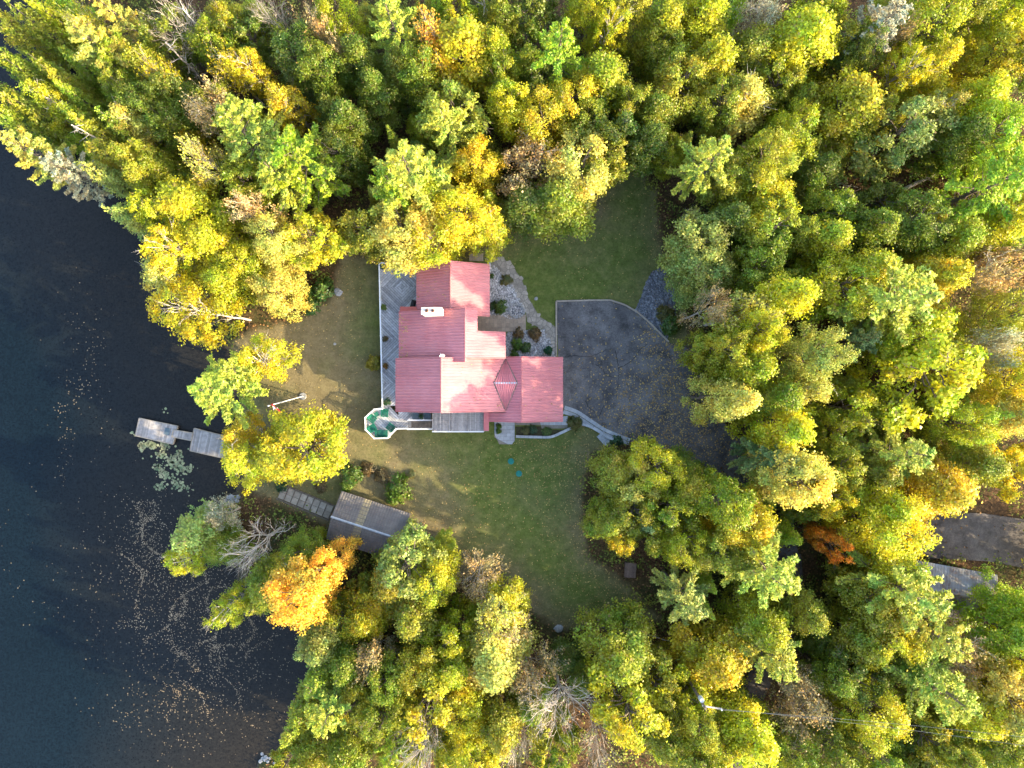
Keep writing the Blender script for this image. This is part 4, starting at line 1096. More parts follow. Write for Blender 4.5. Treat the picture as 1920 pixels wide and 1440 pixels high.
# ------------------------------------------------------------------ tree shapes (a few of each kind, copied below)
def limb(mb, a, b, r0, r1, rnd, n=5, sag=0.12, sides=5):
    a = Vector(a); b = Vector(b); L = (b - a).length
    pts = [a.lerp(b, i / n) + Vector((rnd.uniform(-1, 1), rnd.uniform(-1, 1), rnd.uniform(-0.5, 1))) * (L * sag * 0.5 * math.sin(math.pi * i / n)) for i in range(n + 1)]
    mb.tube(pts, [r0 + (r1 - r0) * i / n for i in range(n + 1)], sides)
    return pts
def make_maple(seed, Rr=3.2, Hh=12.0, lobes=36, leaves=20000, base=0.2, leaf=0.178, tight=1.0, bark=BARK, shape='round', shoots=0):
    r = np.random.default_rng(seed); rnd = random.Random(seed)
    mb = MB()
    lean = (rnd.uniform(-0.5, 0.5), rnd.uniform(-0.5, 0.5))
    top = Vector((lean[0] * 0.7, lean[1] * 0.7, Hh * (0.72 if shape == 'round' else 0.9)))
    tp = limb(mb, (0, 0, -0.4), top, 0.22, 0.07, rnd, 6, 0.05, 7)
    ph, ph2 = rnd.uniform(0, 6.28), rnd.uniform(0, 6.28)
    ll = []
    for i in range(lobes):
        t = ((i + 0.5) / lobes) ** 0.8
        if shape == 'round': env = max(0.05, 1 - abs((t - 0.45) / 0.62) ** 2.3) ** 0.5
        else: env = min(1, t / 0.16) ** 0.5 * (1 - t) ** 0.60 * 1.12 + 0.03
        az = ph + i * 2.39996 + rnd.uniform(-0.5, 0.5)
        irr = 1 + 0.20 * math.sin(2 * az + ph) + 0.14 * math.sin(3 * az + ph2) + 0.10 * math.sin(5 * az)
        k = rnd.uniform(0.40, 1.0) ** 0.55 * irr * rnd.uniform(0.8, 1.12)
        rr_ = 0.80 * Rr * env * k
        c = np.array([math.cos(az) * rr_ + lean[0] * t, math.sin(az) * rr_ + lean[1] * t, Hh * (base + (0.97 - base) * t) + rnd.uniform(-0.35, 0.35)])
        lr = Rr * rnd.uniform(0.17, 0.36) * (1.0 if t < 0.8 else 0.75)
        ll.append((c, lr))
        zi = min(6, max(1, int((c[2] / top.z) * 5.0)))
        pts = limb(mb, tp[zi], c, 0.07, 0.025, rnd, 4, 0.2, 5)
        for q in range(2):
            d = Vector((rnd.gauss(0, 1), rnd.gauss(0, 1), rnd.gauss(0.5, 0.8))).normalized() * lr * 0.8
            limb(mb, pts[3], Vector(c) + d, 0.025, 0.008, rnd, 2, 0.15, 3)
    for q in range(shoots):      # leafless tips standing out of the crown
        c, lr = rnd.choice(ll[lobes // 3:])
        d = Vector((c[0], c[1], 1.2)).normalized()
        e = Vector(c) + (d + Vector((rnd.uniform(-0.5, 0.5), rnd.uniform(-0.5, 0.5), 0.4))) * (lr * 1.3)
        pts = limb(mb, Vector(c) - d * lr, e, 0.05, 0.012, rnd, 4, 0.25, 4)
        for w_ in range(4): limb(mb, pts[rnd.choice((2, 3))], e + Vector((rnd.uniform(-0.6, 0.6), rnd.uniform(-0.6, 0.6), rnd.uniform(-0.2, 0.4))), 0.018, 0.007, rnd, 2, 0.2, 3)
    tot = sum(l[1] ** 2 for l in ll)
    Cs, Ns, Ss = [], [], []
    for c, lr in ll:
        nl = int(leaves * lr * lr / tot * rnd.uniform(0.75, 1.2))
        ncl = max(5, int(nl / 22))
        d = r.normal(size=(ncl, 3)); d[:, 2] += 0.4; d = unit(d)
        out = unit((c - np.array([0, 0, c[2] - 1.2]))[None])
        d = unit(d + out * 0.4)
        cc = c + d * lr * r.uniform(0.35, 1.25, size=(ncl, 1)) * np.array([1, 1, 0.8])
        which = r.integers(0, ncl, nl)
        sg = 0.21 * tight
        p = cc[which] + r.normal(size=(nl, 3)) * np.array([sg, sg, sg * 0.7])
        nn = d[which] * 0.7 + np.array([0, 0, 0.5]) + r.normal(size=(nl, 3)) * 0.6
        Cs.append(p); Ns.append(nn); Ss.append(r.uniform(0.55, 1.4, nl) * leaf * rnd.uniform(0.85, 1.15))
    C = np.concatenate(Cs); N = np.concatenate(Ns); Sz = np.concatenate(Ss)
    R0 = float(np.percentile(np.hypot(C[:, 0], C[:, 1]), 94))
    return (mb.mesh('trunk', bark, True), quads_mesh('crown', leaf_quads(C, N, Sz, 0.8, None, r), LEAF), R0, Hh)

def make_pine(seed, Rr=3.4, Hh=16.0, leaves=9000, base=0.30):
    r = np.random.default_rng(seed); rnd = random.Random(seed)
    mb = MB()
    tp = limb(mb, (0, 0, -0.4), (rnd.uniform(-0.3, 0.3), rnd.uniform(-0.3, 0.3), Hh - 0.3), 0.27, 0.03, rnd, 8, 0.015, 7)
    Cs, Ns, Ts, Ss = [], [], [], []
    z = Hh * base
    whorl = 0
    while z < Hh - 0.2:
        f = (z - Hh * base) / (Hh * (1 - base))
        Lm = Rr * (1.0 - f) ** 0.62 * (0.75 + 0.5 * min(1, f * 4)) * 0.95
        nb = rnd.choice((5, 5, 6)) if f < 0.85 else 4
        a0 = rnd.uniform(0, 6.28)
        for b in range(nb):
            L = Lm * rnd.uniform(0.55, 1.2)
            if L < 0.3: L = 0.3
            az = a0 + b * 2 * math.pi / nb + rnd.uniform(-0.25, 0.25)
            rise = 0.10 + 0.55 * f + rnd.uniform(-0.08, 0.12)
            d = Vector((math.cos(az), math.sin(az), rise)).normalized()
            st = Vector((0, 0, z + rnd.uniform(-0.3, 0.3)))
            en = st + d * L
            mb.tube([st, st.lerp(en, 0.5) + Vector((0, 0, 0.05 * L)), en], [0.05 * (1 - f) + 0.015, 0.03 * (1 - f) + 0.01, 0.008], 4)
            side = Vector((-math.sin(az), math.cos(az), 0))
            m = max(3, int(L / 0.27))
            for j in range(m):
                t = 0.30 + 0.70 * (j + 0.5) / m
                sl = (0.72 - 0.42 * t) * min(1.0, L / 1.6)
                for s_ in (-1, 1):
                    dirv = (d * 0.85 + side * s_ * rnd.uniform(0.55, 0.9) + Vector((0, 0, rnd.uniform(0.0, 0.4)))).normalized()
                    o = st + d * (L * t)
                    k = rnd.choice((11, 12, 13))
                    tt = r.uniform(0.1, 1.0, k)[:, None]
                    p = np.array(o)[None] + np.array(dirv)[None] * tt * sl + r.normal(size=(k, 3)) * 0.07
                    Cs.append(p)
                    Ts.append(np.array(dirv)[None] * 1.0 + r.normal(size=(k, 3)) * 0.45)
                    Ns.append(np.array([0, 0, 1.0])[None] + r.normal(size=(k, 3)) * 0.55 + np.array(d)[None] * 0.3)
                    Ss.append(r.uniform(0.2, 0.38, k))
        z += Hh * (1 - base) / 12.5 * rnd.uniform(0.8, 1.2)
    C = np.concatenate(Cs); N = np.concatenate(Ns); T = np.concatenate(Ts); Sz = np.concatenate(Ss)
    return (mb.mesh('trunk', BARK, True), quads_mesh('crown', leaf_quads(C, N, Sz, 0.42, T, r, 0.1), NEEDLE), Rr, Hh)

def make_cedar(seed, Rr=1.7, Hh=11.0, leaves=6500, point=0.85, base=0.08, ragged=0.18):
    r = np.random.default_rng(seed); rnd = random.Random(seed)
    mb = MB()
    limb(mb, (0, 0, -0.4), (0, 0, Hh - 0.4), 0.2, 0.02, rnd, 6, 0.01, 6)
    # sprays: short fans spiralling up a cone
    ns = leaves // 13
    f = 1 - np.sqrt(r.uniform(0, 1, ns)) * 0.999
    f = np.clip(f ** 0.9, 0, 0.995)
    z0 = Hh * base
    prof = Rr * (1 - f) ** point * (0.72 + 0.28 * np.minimum(1, f * 5))
    az = r.uniform(0, 6.28, ns)
    wob = 1 + ragged * np.sin(az * 3 + f * 17 + seed) + ragged * 0.8 * r.normal(size=ns)
    rad = prof * np.clip(wob, 0.4, 1.35) * r.uniform(0.72, 1.05, ns)
    o = np.stack([np.cos(az) * rad, np.sin(az) * rad, z0 + f * (Hh - z0)], -1)
    out = np.stack([np.cos(az), np.sin(az), np.full(ns, 0.45)], -1)
    rep = 13
    O = np.repeat(o, rep, 0); OUT = np.repeat(out, rep, 0); SC = np.repeat((0.55 + 0.45 * (1 - f)), rep)[:, None]
    n = len(O)
    C = O + r.normal(size=(n, 3)) * np.array([0.17, 0.17, 0.15]) * SC + OUT * r.uniform(-0.15, 0.2, (n, 1)) * SC
    T = OUT + r.normal(size=(n, 3)) * 0.5
    N = np.array([0, 0, 0.9]) + OUT * 0.5 + r.normal(size=(n, 3)) * 0.5
    return (mb.mesh('trunk', BARK, True), quads_mesh('crown', leaf_quads(C, N, r.uniform(0.16, 0.32, n) * (0.6 + 0.4 * SC[:, 0]), 0.6, T, r, 0.12), NEEDLE), Rr, Hh)

def make_spruce(seed, Rr=1.9, Hh=11.0):
    r = np.random.default_rng(seed); rnd = random.Random(seed)
    mb = MB()
    limb(mb, (0, 0, -0.4), (0, 0, Hh - 0.1), 0.2, 0.015, rnd, 6, 0.01, 6)
    Cs, Ns, Ts, Ss = [], [], [], []
    z = Hh * 0.08
    while z < Hh - 0.15:
        f = z / Hh
        L0 = Rr * (1 - f) ** 0.95 + 0.12
        nb = 9 if f < 0.8 else 6
        a0 = rnd.uniform(0, 6.28)
        for b in range(nb):
            az = a0 + b * 2 * math.pi / nb + rnd.uniform(-0.15, 0.15); L = L0 * rnd.uniform(0.8, 1.12)
            d = np.array([math.cos(az), math.sin(az), -0.18 + 0.5 * f]); sd_ = np.array([-math.sin(az), math.cos(az), 0])
            k = max(5, int(26 * L / Rr))
            t = np.sqrt(r.uniform(0.02, 1, k))[:, None]
            wd = (1 - t) * 0.30 * L + 0.07
            Cs.append(np.array([0, 0, z]) + d * t * L + sd_ * r.uniform(-1, 1, (k, 1)) * wd + r.normal(size=(k, 3)) * 0.04)
            Ts.append(d + sd_ * r.uniform(-0.7, 0.7, (k, 1)) + r.normal(size=(k, 3)) * 0.2)
            Ns.append(np.array([0, 0, 1.0]) + d * 0.25 + r.normal(size=(k, 3)) * 0.35); Ss.append(r.uniform(0.2, 0.36, k))
        z += 0.34 + 0.12 * (1 - f)
    C = np.concatenate(Cs); N = np.concatenate(Ns); T = np.concatenate(Ts); Sz = np.concatenate(Ss)
    return (mb.mesh('trunk', BARK, True), quads_mesh('crown', leaf_quads(C, N, Sz, 0.45, T, r, 0.1), NEEDLE), Rr, Hh)

def make_bare(seed, Rr=3.0, Hh=10.5, leaves=0, bark=BARK_DEAD, upright=0.9, leaf=0.24, twigs=4):
    r = np.random.default_rng(seed); rnd = random.Random(seed)
    mb = MB(); tips = []
    def grow(p, d, L, rad, lev):
        n = 3 if lev < 3 else 2
        pts = [Vector(p)]
        dd = Vector(d)
        for i in range(n):
            dd = (dd + Vector((rnd.gauss(0, 0.16), rnd.gauss(0, 0.16), rnd.gauss(0.05, 0.10)))).normalized()
            pts.append(pts[-1] + dd * (L / n))
        mb.tube(pts, [0.8 * rad * (1 - 0.55 * i / n) for i in range(n + 1)], 6 if lev == 0 else (4 if lev < 3 else 3))
        if lev >= 3: tips.append(pts[-1]); tips.append(pts[1])
        if lev >= twigs: return
        kids = (5, 5, 4, 4)[min(lev, 3)]
        for k in range(kids):
            t = rnd.uniform(0.35, 1.0) if k else 1.0
            q = pts[min(n, int(t * n + 0.5))]
            az = rnd.uniform(0, 6.28)
            sp_ = rnd.uniform(0.45, 0.95)
            ax = dd.orthogonal().normalized(); ay = dd.cross(ax)
            nd = (dd + (ax * math.cos(az) + ay * math.sin(az)) * sp_ + Vector((0, 0, 0.12 * upright))).normalized()
            grow(q, nd, L * rnd.uniform(0.52, 0.74), max(0.012, rad * rnd.uniform(0.42, 0.6)), lev + 1)
    th = Hh * 0.34
    mb.tube([(0, 0, -0.4), (0.05, 0, th * 0.5), (0, 0.05, th)], [0.21, 0.18, 0.16], 7)
    for k in range(6):
        az = k * 2 * math.pi / 6 + rnd.uniform(-0.4, 0.4)
        grow((0, 0.05, th * rnd.uniform(0.75, 1.0)), Vector((math.cos(az) * 0.75, math.sin(az) * 0.75, rnd.uniform(0.6, 1.5))).normalized(), Hh * 0.27, 0.085, 1)
    grow((0, 0.05, th), Vector((0, 0, 1)), Hh * 0.3, 0.12, 1)
    T = np.array([tuple(t) for t in tips])
    # fit to nominal size
    mx = np.percentile(np.hypot(T[:, 0], T[:, 1]), 96)
    crown = None
    if leaves:
        w_ = r.integers(0, len(T), leaves)
        C = T[w_] + r.normal(size=(leaves, 3)) * 0.22
        crown = quads_mesh('crown', leaf_quads(C, np.array([0, 0, 0.7]) + r.normal(size=(leaves, 3)) * 0.7, r.uniform(0.6, 1.3, leaves) * leaf, 0.8, None, r), LEAF)
    return (mb.mesh('trunk', bark, False), crown, float(mx), float(T[:, 2].max()))

def make_snag(seed, Hh=13.0):
    rnd = random.Random(seed); mb = MB()
    pts = limb(mb, (0, 0, -0.4), (0.3, 0.1, Hh), 0.17, 0.05, rnd, 8, 0.02, 7)
    for k in range(18):
        t = rnd.uniform(0.35, 1.0); az = rnd.uniform(0, 6.28); q = Vector((0.3 * t, 0.1 * t, Hh * t))
        L = rnd.uniform(0.6, 2.0) * (1.25 - 0.7 * t)
        e = q + Vector((math.cos(az) * L, math.sin(az) * L, L * rnd.uniform(0.1, 0.9)))
        limb(mb, q, e, 0.05, 0.012, rnd, 3, 0.2, 4)
        limb(mb, q.lerp(e, 0.6), e + Vector((rnd.uniform(-0.5, 0.5), rnd.uniform(-0.5, 0.5), 0.2)), 0.02, 0.008, rnd, 2, 0.1, 3)
    return (mb.mesh('trunk', BARK_PALE, True), None, 1.6, Hh)

def make_shrub(seed, leaves=1500, flat=0.75):
    r = np.random.default_rng(seed); rnd = random.Random(seed); mb = MB()
    for k in range(7):
        az = rnd.uniform(0, 6.28)
        limb(mb, (0, 0, -0.1), (0.55 * math.cos(az), 0.55 * math.sin(az), 0.75), 0.03, 0.01, rnd, 3, 0.2, 4)
    d = r.normal(size=(60, 3)); d[:, 2] = np.abs(d[:, 2]) + 0.15; d = unit(d)
    cc = d * r.uniform(0.6, 1.0, (60, 1)) * np.array([1, 1, 1.3]) * (1 + 0.12 * np.sin(np.arctan2(d[:, 1], d[:, 0]) * 3 + seed))[:, None]
    w_ = r.integers(0, 60, leaves)
    C = cc[w_] + r.normal(size=(leaves, 3)) * 0.11; C[:, 2] = np.maximum(C[:, 2], 0.05)
    N = d[w_] + np.array([0, 0, 0.5]) + r.normal(size=(leaves, 3)) * 0.5
    return (mb.mesh('stem', BARK, False), quads_mesh('foliage', leaf_quads(C, N, r.uniform(0.10, 0.22, leaves), 0.75, None, r), LEAF), 1.05, 1.4)

PROTO = {
    'maple': [make_maple(q) for q in (1, 2, 3)] + [make_maple(q, 3.0, 14.0, 40, 20000, 0.12, shape='tall') for q in (4, 5, 6, 7)] + [make_maple(q, leaves=15000, lobes=28, tight=0.8, leaf=0.205, shoots=2) for q in (8, 9)] + [make_maple(q, 3.3, 12.5, 46, 21000, 0.16, 0.16, shoots=3) for q in (10, 11)] + [make_maple(12, 2.7, 13.0, 36, 17000, 0.1, 0.165, 0.9, shape='tall')],
    'birch': [make_maple(q, 3.0, 12.0, 34, 9500, 0.25, 0.18, 0.9, BARK_PALE, 'round', 7) for q in (21, 22)] + [make_maple(q, 2.8, 13.0, 34, 10000, 0.15, 0.175, 0.9, BARK_PALE, 'tall', 6) for q in (23, 24)],
    'pine': [make_pine(s) for s in (31, 32, 33, 34)],
    'cedar': [make_cedar(s) for s in (41, 42, 43)] + [make_cedar(s, 1.7, 11.0, 6500, 0.6, 0.1, 0.24) for s in (44, 45)],
    'spruce': [make_spruce(s) for s in (51, 52)],
    'bare': [make_bare(s) for s in (61, 62, 63)],
    'thin': [make_bare(s, leaves=2600) for s in (71, 72, 73)],
    'snag': [make_snag(s) for s in (81, 82)],
    'shrub': [make_shrub(s) for s in (91, 92, 93, 94)],
}
FC = {'maple': 0.62, 'birch': 0.62, 'pine': 0.70, 'cedar': 0.58, 'spruce': 0.60, 'bare': 0.68, 'thin': 0.68, 'snag': 0.6}
HH = {'maple': 12.8, 'birch': 12.8, 'pine': 16.5, 'cedar': 12.5, 'spruce': 11.5, 'bare': 15.5, 'thin': 15.0, 'snag': 13.0}
KW = {'maple': 'broadleaf tree', 'birch': 'light-limbed tree', 'pine': 'feathery pine', 'cedar': 'columnar evergreen', 'spruce': 'pointed spruce', 'bare': 'leafless tree', 'thin': 'half-bare tree', 'snag': 'dead snag'}
CATW = {'maple': 'tree', 'birch': 'tree', 'pine': 'pine', 'cedar': 'evergreen', 'spruce': 'spruce', 'bare': 'bare tree', 'thin': 'tree', 'snag': 'dead tree'}
NM = {'maple': 'broadleaf_tree', 'birch': 'birch_tree', 'pine': 'pine_tree', 'cedar': 'cedar_tree', 'spruce': 'spruce_tree', 'bare': 'bare_tree', 'thin': 'half_bare_tree', 'snag': 'dead_snag'}
CL = {  # leaf colours
    'y': ('yellow', (0.58, 0.54, 0.022)), 'l': ('lemon-yellow', (0.59, 0.59, 0.018)), 'g': ('golden', (0.60, 0.49, 0.022)), 'yg': ('yellow-green', (0.45, 0.47, 0.018)),
    'n': ('mid-green', (0.26, 0.325, 0.022)), 'o': ('olive', (0.355, 0.365, 0.027)), 'd': ('dark-green', (0.175, 0.235, 0.022)), 'p': ('pale-green', (0.46, 0.52, 0.07)),
    'k': ('grey-green', (0.33, 0.38, 0.08)), 'c': ('cream-yellow', (0.60, 0.55, 0.11)), 't': ('tan', (0.50, 0.37, 0.17)), 'r': ('orange', (0.82, 0.50, 0.06)),
    'u': ('rust-orange', (0.85, 0.33, 0.03)), 'b': ('blue-green', (0.20, 0.29, 0.10)), 'e': ('bright green', (0.36, 0.49, 0.025)), 'w': ('pale grey', (0.46, 0.45, 0.33)),
    'x': ('bare', (0.4, 0.3, 0.2)),
}
TREES = '''
cedar 35 60 30 o;cedar 80 55 30 o;cedar 105 30 28 yg;cedar 25 120 30 n;cedar 60 150 26 n;cedar 98 140 28 o;cedar 130 165 26 o;cedar 155 190 26 n;cedar 70 205 28 o;birch 108 195 36 yg;cedar 28 190 28 d;cedar 15 225 28 n
pine 190 85 58 c;pine 60 290 52 c 15;pine 140 318 50 w 13;cedar 165 225 28 n;cedar 190 255 30 o;cedar 205 300 32 o;cedar 218 335 30 k;cedar 250 400 36 k;maple 285 345 36 o
pine 220 20 40 c;bare 318 50 58 x;snag 380 60 30 x;snag 355 125 30 x;maple 285 130 40 o;thin 300 155 34 g;birch 270 245 42 c;snag 185 258 30 x;thin 435 130 48 g;birch 480 138 36 g;thin 385 195 52 t
maple 430 60 44 o;maple 480 70 46 d;bare 518 25 40 x;thin 590 55 42 t;maple 635 40 42 yg;maple 560 110 50 d;maple 610 150 44 d;cedar 545 140 28 b;maple 410 95 40 n;maple 350 180 40 d
birch 540 190 46 g;birch 362 262 34 g 8;pine 462 250 82 p 18;pine 580 305 86 e 18;pine 520 330 60 p;thin 385 300 46 c;maple 355 385 66 yg 13;maple 300 330 36 n;maple 310 410 50 y;thin 470 392 46 t
maple 593 448 56 y 12;maple 520 455 52 c;maple 410 460 58 yg;birch 335 465 44 y;maple 470 345 46 n;maple 640 300 44 d;maple 655 240 44 d;maple 630 215 36 d;maple 255 300 36 o;cedar 160 130 28 n;maple 230 110 40 n
maple 330 80 44 d;maple 250 180 40 n;maple 300 210 44 d;maple 330 235 40 d;maple 420 210 40 o;cedar 240 235 28 n;cedar 280 290 30 o;thin 150 40 34 o
pine 740 48 58 p 17;thin 812 78 46 r;maple 858 115 72 g 14;maple 925 105 48 yg;snag 912 25 30 x 14;pine 1050 92 70 e 17;birch 1128 68 34 y;maple 1125 150 58 yg;maple 935 40 40 o;maple 860 25 46 yg
maple 850 210 58 p 13;pine 845 235 56 p 17;pine 770 325 92 p 19;pine 735 360 60 e 17;maple 1075 195 60 g 13;maple 1020 240 50 g;maple 960 205 42 yg;maple 885 315 46 g;thin 985 305 64 t 13;maple 1075 315 66 c 13;maple 1060 375 64 n 12
maple 985 385 50 d 10;maple 1150 250 62 d 13;maple 1135 305 52 o;maple 865 405 60 y 13;maple 760 440 66 c 13;maple 690 425 52 o 11;birch 912 428 44 y 11;maple 820 440 54 y 12;maple 815 380 50 yg;maple 700 180 44 d;maple 670 120 44 d;thin 650 85 36 t
maple 1000 30 52 d;maple 1100 20 46 yg;maple 1170 25 46 o;maple 1240 55 56 yg 13;maple 1235 95 44 o;maple 1265 170 56 o 13;maple 1215 265 44 d;maple 1235 225 44 n;maple 985 130 36 n;maple 1010 180 44 d;maple 945 160 40 n;maple 790 150 44 n;maple 745 130 44 d;maple 1100 240 44 n;maple 1180 210 40 o
maple 1310 30 62 l 14;maple 1335 120 58 yg 14;thin 1428 28 42 w;maple 1400 95 52 o;maple 1495 72 74 l 15;pine 1640 45 60 w 16;maple 1570 85 50 o;maple 1540 20 48 yg;maple 1600 110 40 d
maple 1735 45 60 yg;thin 1685 55 40 t;maple 1880 35 66 l 14;maple 1848 112 50 y;maple 1795 20 46 o;birch 1395 195 58 c 13;maple 1345 205 46 n;pine 1330 300 66 p 17;maple 1570 195 72 yg 13;birch 1685 140 36 y;maple 1730 130 44 y
maple 1815 190 52 l 13;birch 1752 205 40 c;maple 1690 255 74 k 14;maple 1640 235 44 o;maple 1480 245 52 yg;maple 1430 300 48 o;maple 1420 355 56 yg;maple 1445 385 50 y;maple 1365 345 46 o;maple 1840 260 60 e;pine 1872 340 84 e 18;maple 1865 420 60 l 13;maple 1790 265 50 n
maple 1535 325 46 d 9;maple 1545 395 50 n;maple 1645 380 46 d 8;maple 1700 420 60 n 12;maple 1550 445 58 yg 13;bare 1300 405 36 x 6;maple 1300 475 62 k 12;maple 1425 440 56 n;maple 1360 420 44 d;maple 1620 435 50 n;maple 1780 440 50 yg;maple 1490 440 40 o;maple 1890 130 44 d;maple 1450 160 44 o
maple 1320 510 56 k 11;maple 1405 505 50 n;maple 1460 555 58 l 13;thin 1385 590 66 c 12;thin 1345 575 44 t;maple 1420 620 50 y;maple 1560 545 66 yg 14;pine 1680 555 98 p 19;maple 1762 520 52 g 14;maple 1625 505 52 y 14;pine 1600 640 46 b 13
maple 1725 685 112 l 16;maple 1670 640 60 yg 13;maple 1500 670 54 k 12;birch 1492 720 44 c;maple 1390 680 54 yg;maple 1335 650 44 o 10;maple 1352 748 50 c 11;maple 1450 740 46 n;maple 1465 800 56 y 11;maple 1580 765 60 yg;maple 1560 810 46 n
maple 1660 770 50 d 10;pine 1690 855 68 p 16;maple 1785 795 50 yg;spruce 1830 772 40 e 13;spruce 1795 800 32 e 10;spruce 1835 690 32 c 11;pine 1450 855 58 b 14;maple 1475 890 60 c 14;maple 1565 870 50 o;maple 1540 925 40 y;maple 1765 910 66 g 14;maple 1645 945 62 l 14;maple 1810 870 50 o
maple 1890 775 52 c;maple 1905 880 52 y;thin 1855 525 52 t;maple 1895 490 44 t;maple 1870 595 52 o;thin 1885 645 46 w;maple 1905 705 50 y;maple 1282 888 40 n 10;maple 1205 895 50 c 11;maple 1218 872 50 y 14;maple 1152 898 44 o 10;maple 1280 905 50 o;maple 1134 980 34 o 10
maple 1166 998 36 g 10;maple 1225 985 42 n 11;maple 1270 1005 50 yg;maple 1390 975 58 g 13;maple 1345 930 46 n;maple 1330 1035 52 o;maple 1185 945 46 o 11;cedar 1212 980 28 b;maple 1630 890 50 o;maple 1380 1045 44 n;maple 1250 950 50 n
maple 770 1050 68 k 13;maple 818 1075 46 yg 12;maple 740 1095 54 o 10;maple 832 1022 26 n 7;thin 900 1085 56 t 11;maple 955 1135 44 y 11;thin 925 1160 54 c;maple 925 1215 72 c 13;thin 950 1190 60 t 13;maple 700 1165 50 y 10;maple 780 1155 54 o;maple 850 1180 46 yg;thin 690 1240 44 t
maple 812 1290 70 g 14;maple 790 1235 50 o;maple 850 1240 46 yg;thin 985 1265 60 t 13;bare 1055 1330 80 x 17;bare 975 1395 52 x 16;bare 800 1385 70 x 17;maple 870 1320 52 y;maple 890 1405 56 yg 13;maple 945 1345 50 o;maple 1060 1240 36 d 5;maple 1170 1215 66 o 13;maple 1180 1310 86 yg 15;maple 1225 1265 52 o
pine 1285 1120 58 k 14;bare 1130 1395 40 x;maple 720 1325 52 o;pine 742 1400 40 e 13;maple 650 1160 44 yg 9;maple 730 1260 44 n;maple 680 1300 44 o;maple 1000 1320 40 n;maple 1090 1270 34 n 6;maple 1250 1370 50 o;maple 1050 1400 40 n
cedar 365 1000 44 k 10;birch 352 1052 34 yg 8;thin 415 968 36 w 7;bare 478 1020 64 x 12;maple 570 1030 40 n 9;maple 505 1095 48 n 10;birch 440 1130 40 yg 9;maple 572 1108 60 r 15;maple 622 1060 38 r 13;birch 535 1052 32 g 10;maple 610 1185 46 k;cedar 600 1260 42 n 13;pine 622 1335 58 p 15;maple 590 1405 54 o;cedar 575 1200 30 k;maple 660 1240 40 n;cedar 560 1350 34 o;maple 655 1405 44 n;maple 540 1430 36 o
pine 1440 1065 82 p 17;maple 1552 1015 28 u 12;maple 1645 985 72 l 14;maple 1505 1145 48 o;maple 1625 1115 56 o;maple 1640 1175 60 y;pine 1688 1098 88 p 18;pine 1752 1185 70 p 17;maple 1665 1060 52 yg;maple 1600 1195 54 o;maple 1335 1235 68 g 13;pine 1440 1225 64 p 16;maple 1420 1165 50 yg
thin 1500 1285 56 t 12;thin 1520 1345 64 t 13;maple 1390 1372 64 l 14;maple 1335 1395 52 yg;maple 1590 1265 56 d;maple 1625 1330 60 yg 13;maple 1555 1270 44 n;pine 1765 1290 80 p 18;thin 1785 1225 54 t 13;maple 1805 1325 54 y;maple 1870 1285 66 c 14;maple 1912 1335 52 y;maple 1915 1142 46 e 13
maple 1880 1185 56 e;maple 1912 1240 50 yg;maple 1720 1365 54 o;maple 1560 1405 54 n;maple 1700 1410 50 d;maple 1865 1395 52 n;maple 1300 1400 50 n;maple 1470 1400 44 n;maple 1780 1410 46 o;maple 1680 1230 50 n;maple 1290 1300 50 yg;maple 1640 1400 44 n;maple 1540 1190 36 d 7;maple 1300 1330 44 o
maple 420 525 50 yg 10;birch 315 512 52 c 10;maple 470 498 48 y 10;maple 528 548 48 c 9;birch 490 680 52 y 9;pine 410 735 70 p 13;pine 442 695 40 p 12;maple 576 838 77 y 11;birch 450 866 50 y 10;birch 455 812 34 g 9;maple 520 862 54 y 10
'''
REG = [  # region phrases by picture area (x0, y0, x1, y1)
    (0, 0, 240, 470, 'in the lakeshore woods at the upper left'), (240, 0, 480, 480, 'in the woods between lake and upper wing'), (480, 0, 680, 480, 'in the woods left above the chimney wing'),
    (680, 0, 960, 220, 'at the top edge above the house'), (680, 220, 960, 520, 'just above the house'), (960, 0, 1240, 220, 'at the top edge above the upper lawn'), (960, 220, 1240, 480, 'beside the upper lawn'),
    (1240, 0, 1500, 240, 'at the top right of the upper lawn'), (1240, 240, 1500, 480, 'right of the upper lawn'), (1500, 0, 1720, 300, 'at the upper right edge'), (1720, 0, 3000, 300, 'in the upper right corner'),
    (1500, 300, 3000, 480, 'around the log-strewn gap at the upper right'), (1240, 480, 1480, 720, 'directly right of the driveway'), (1480, 480, 1660, 720, 'by the brown clearing right of the driveway'), (1660, 480, 3000, 720, 'at the middle right edge'),
    (1400, 720, 1620, 960, 'at the driveway bend'), (1620, 720, 3000, 960, 'above the gravel lot'), (1040, 800, 1400, 1080, 'between lower lawn and driveway'), (1240, 720, 1400, 800, 'at the lower right of the driveway'),
    (1240, 1080, 1400, 1500, 'around the utility pole'), (1400, 960, 1570, 1220, 'left of the rusty shed'), (1570, 960, 3000, 1220, 'around the rusty shed'), (1400, 1220, 1660, 1500, 'along the overhead wires'), (1660, 1220, 3000, 1500, 'in the lower right corner'),
    (840, 1040, 1060, 1260, 'at the bottom of the lower lawn'), (1060, 1080, 1240, 1500, 'below the wooden box'), (840, 1260, 1060, 1500, 'at the bottom edge below the lawn'), (640, 960, 840, 1200, 'below the boathouse'), (640, 1200, 840, 1500, 'at the bottom edge near the lake'),
    (300, 940, 640, 1160, 'on the point left of the boathouse'), (480, 1160, 640, 1500, 'along the lower lake shore'), (250, 480, 640, 640, 'on the shore above the dock'), (250, 640, 700, 940, 'around the dock')]
def region(px, py):
    for a, b, c, d, s_ in REG:
        if a <= px < c and b <= py < d: return s_
    return 'in the surrounding woods'
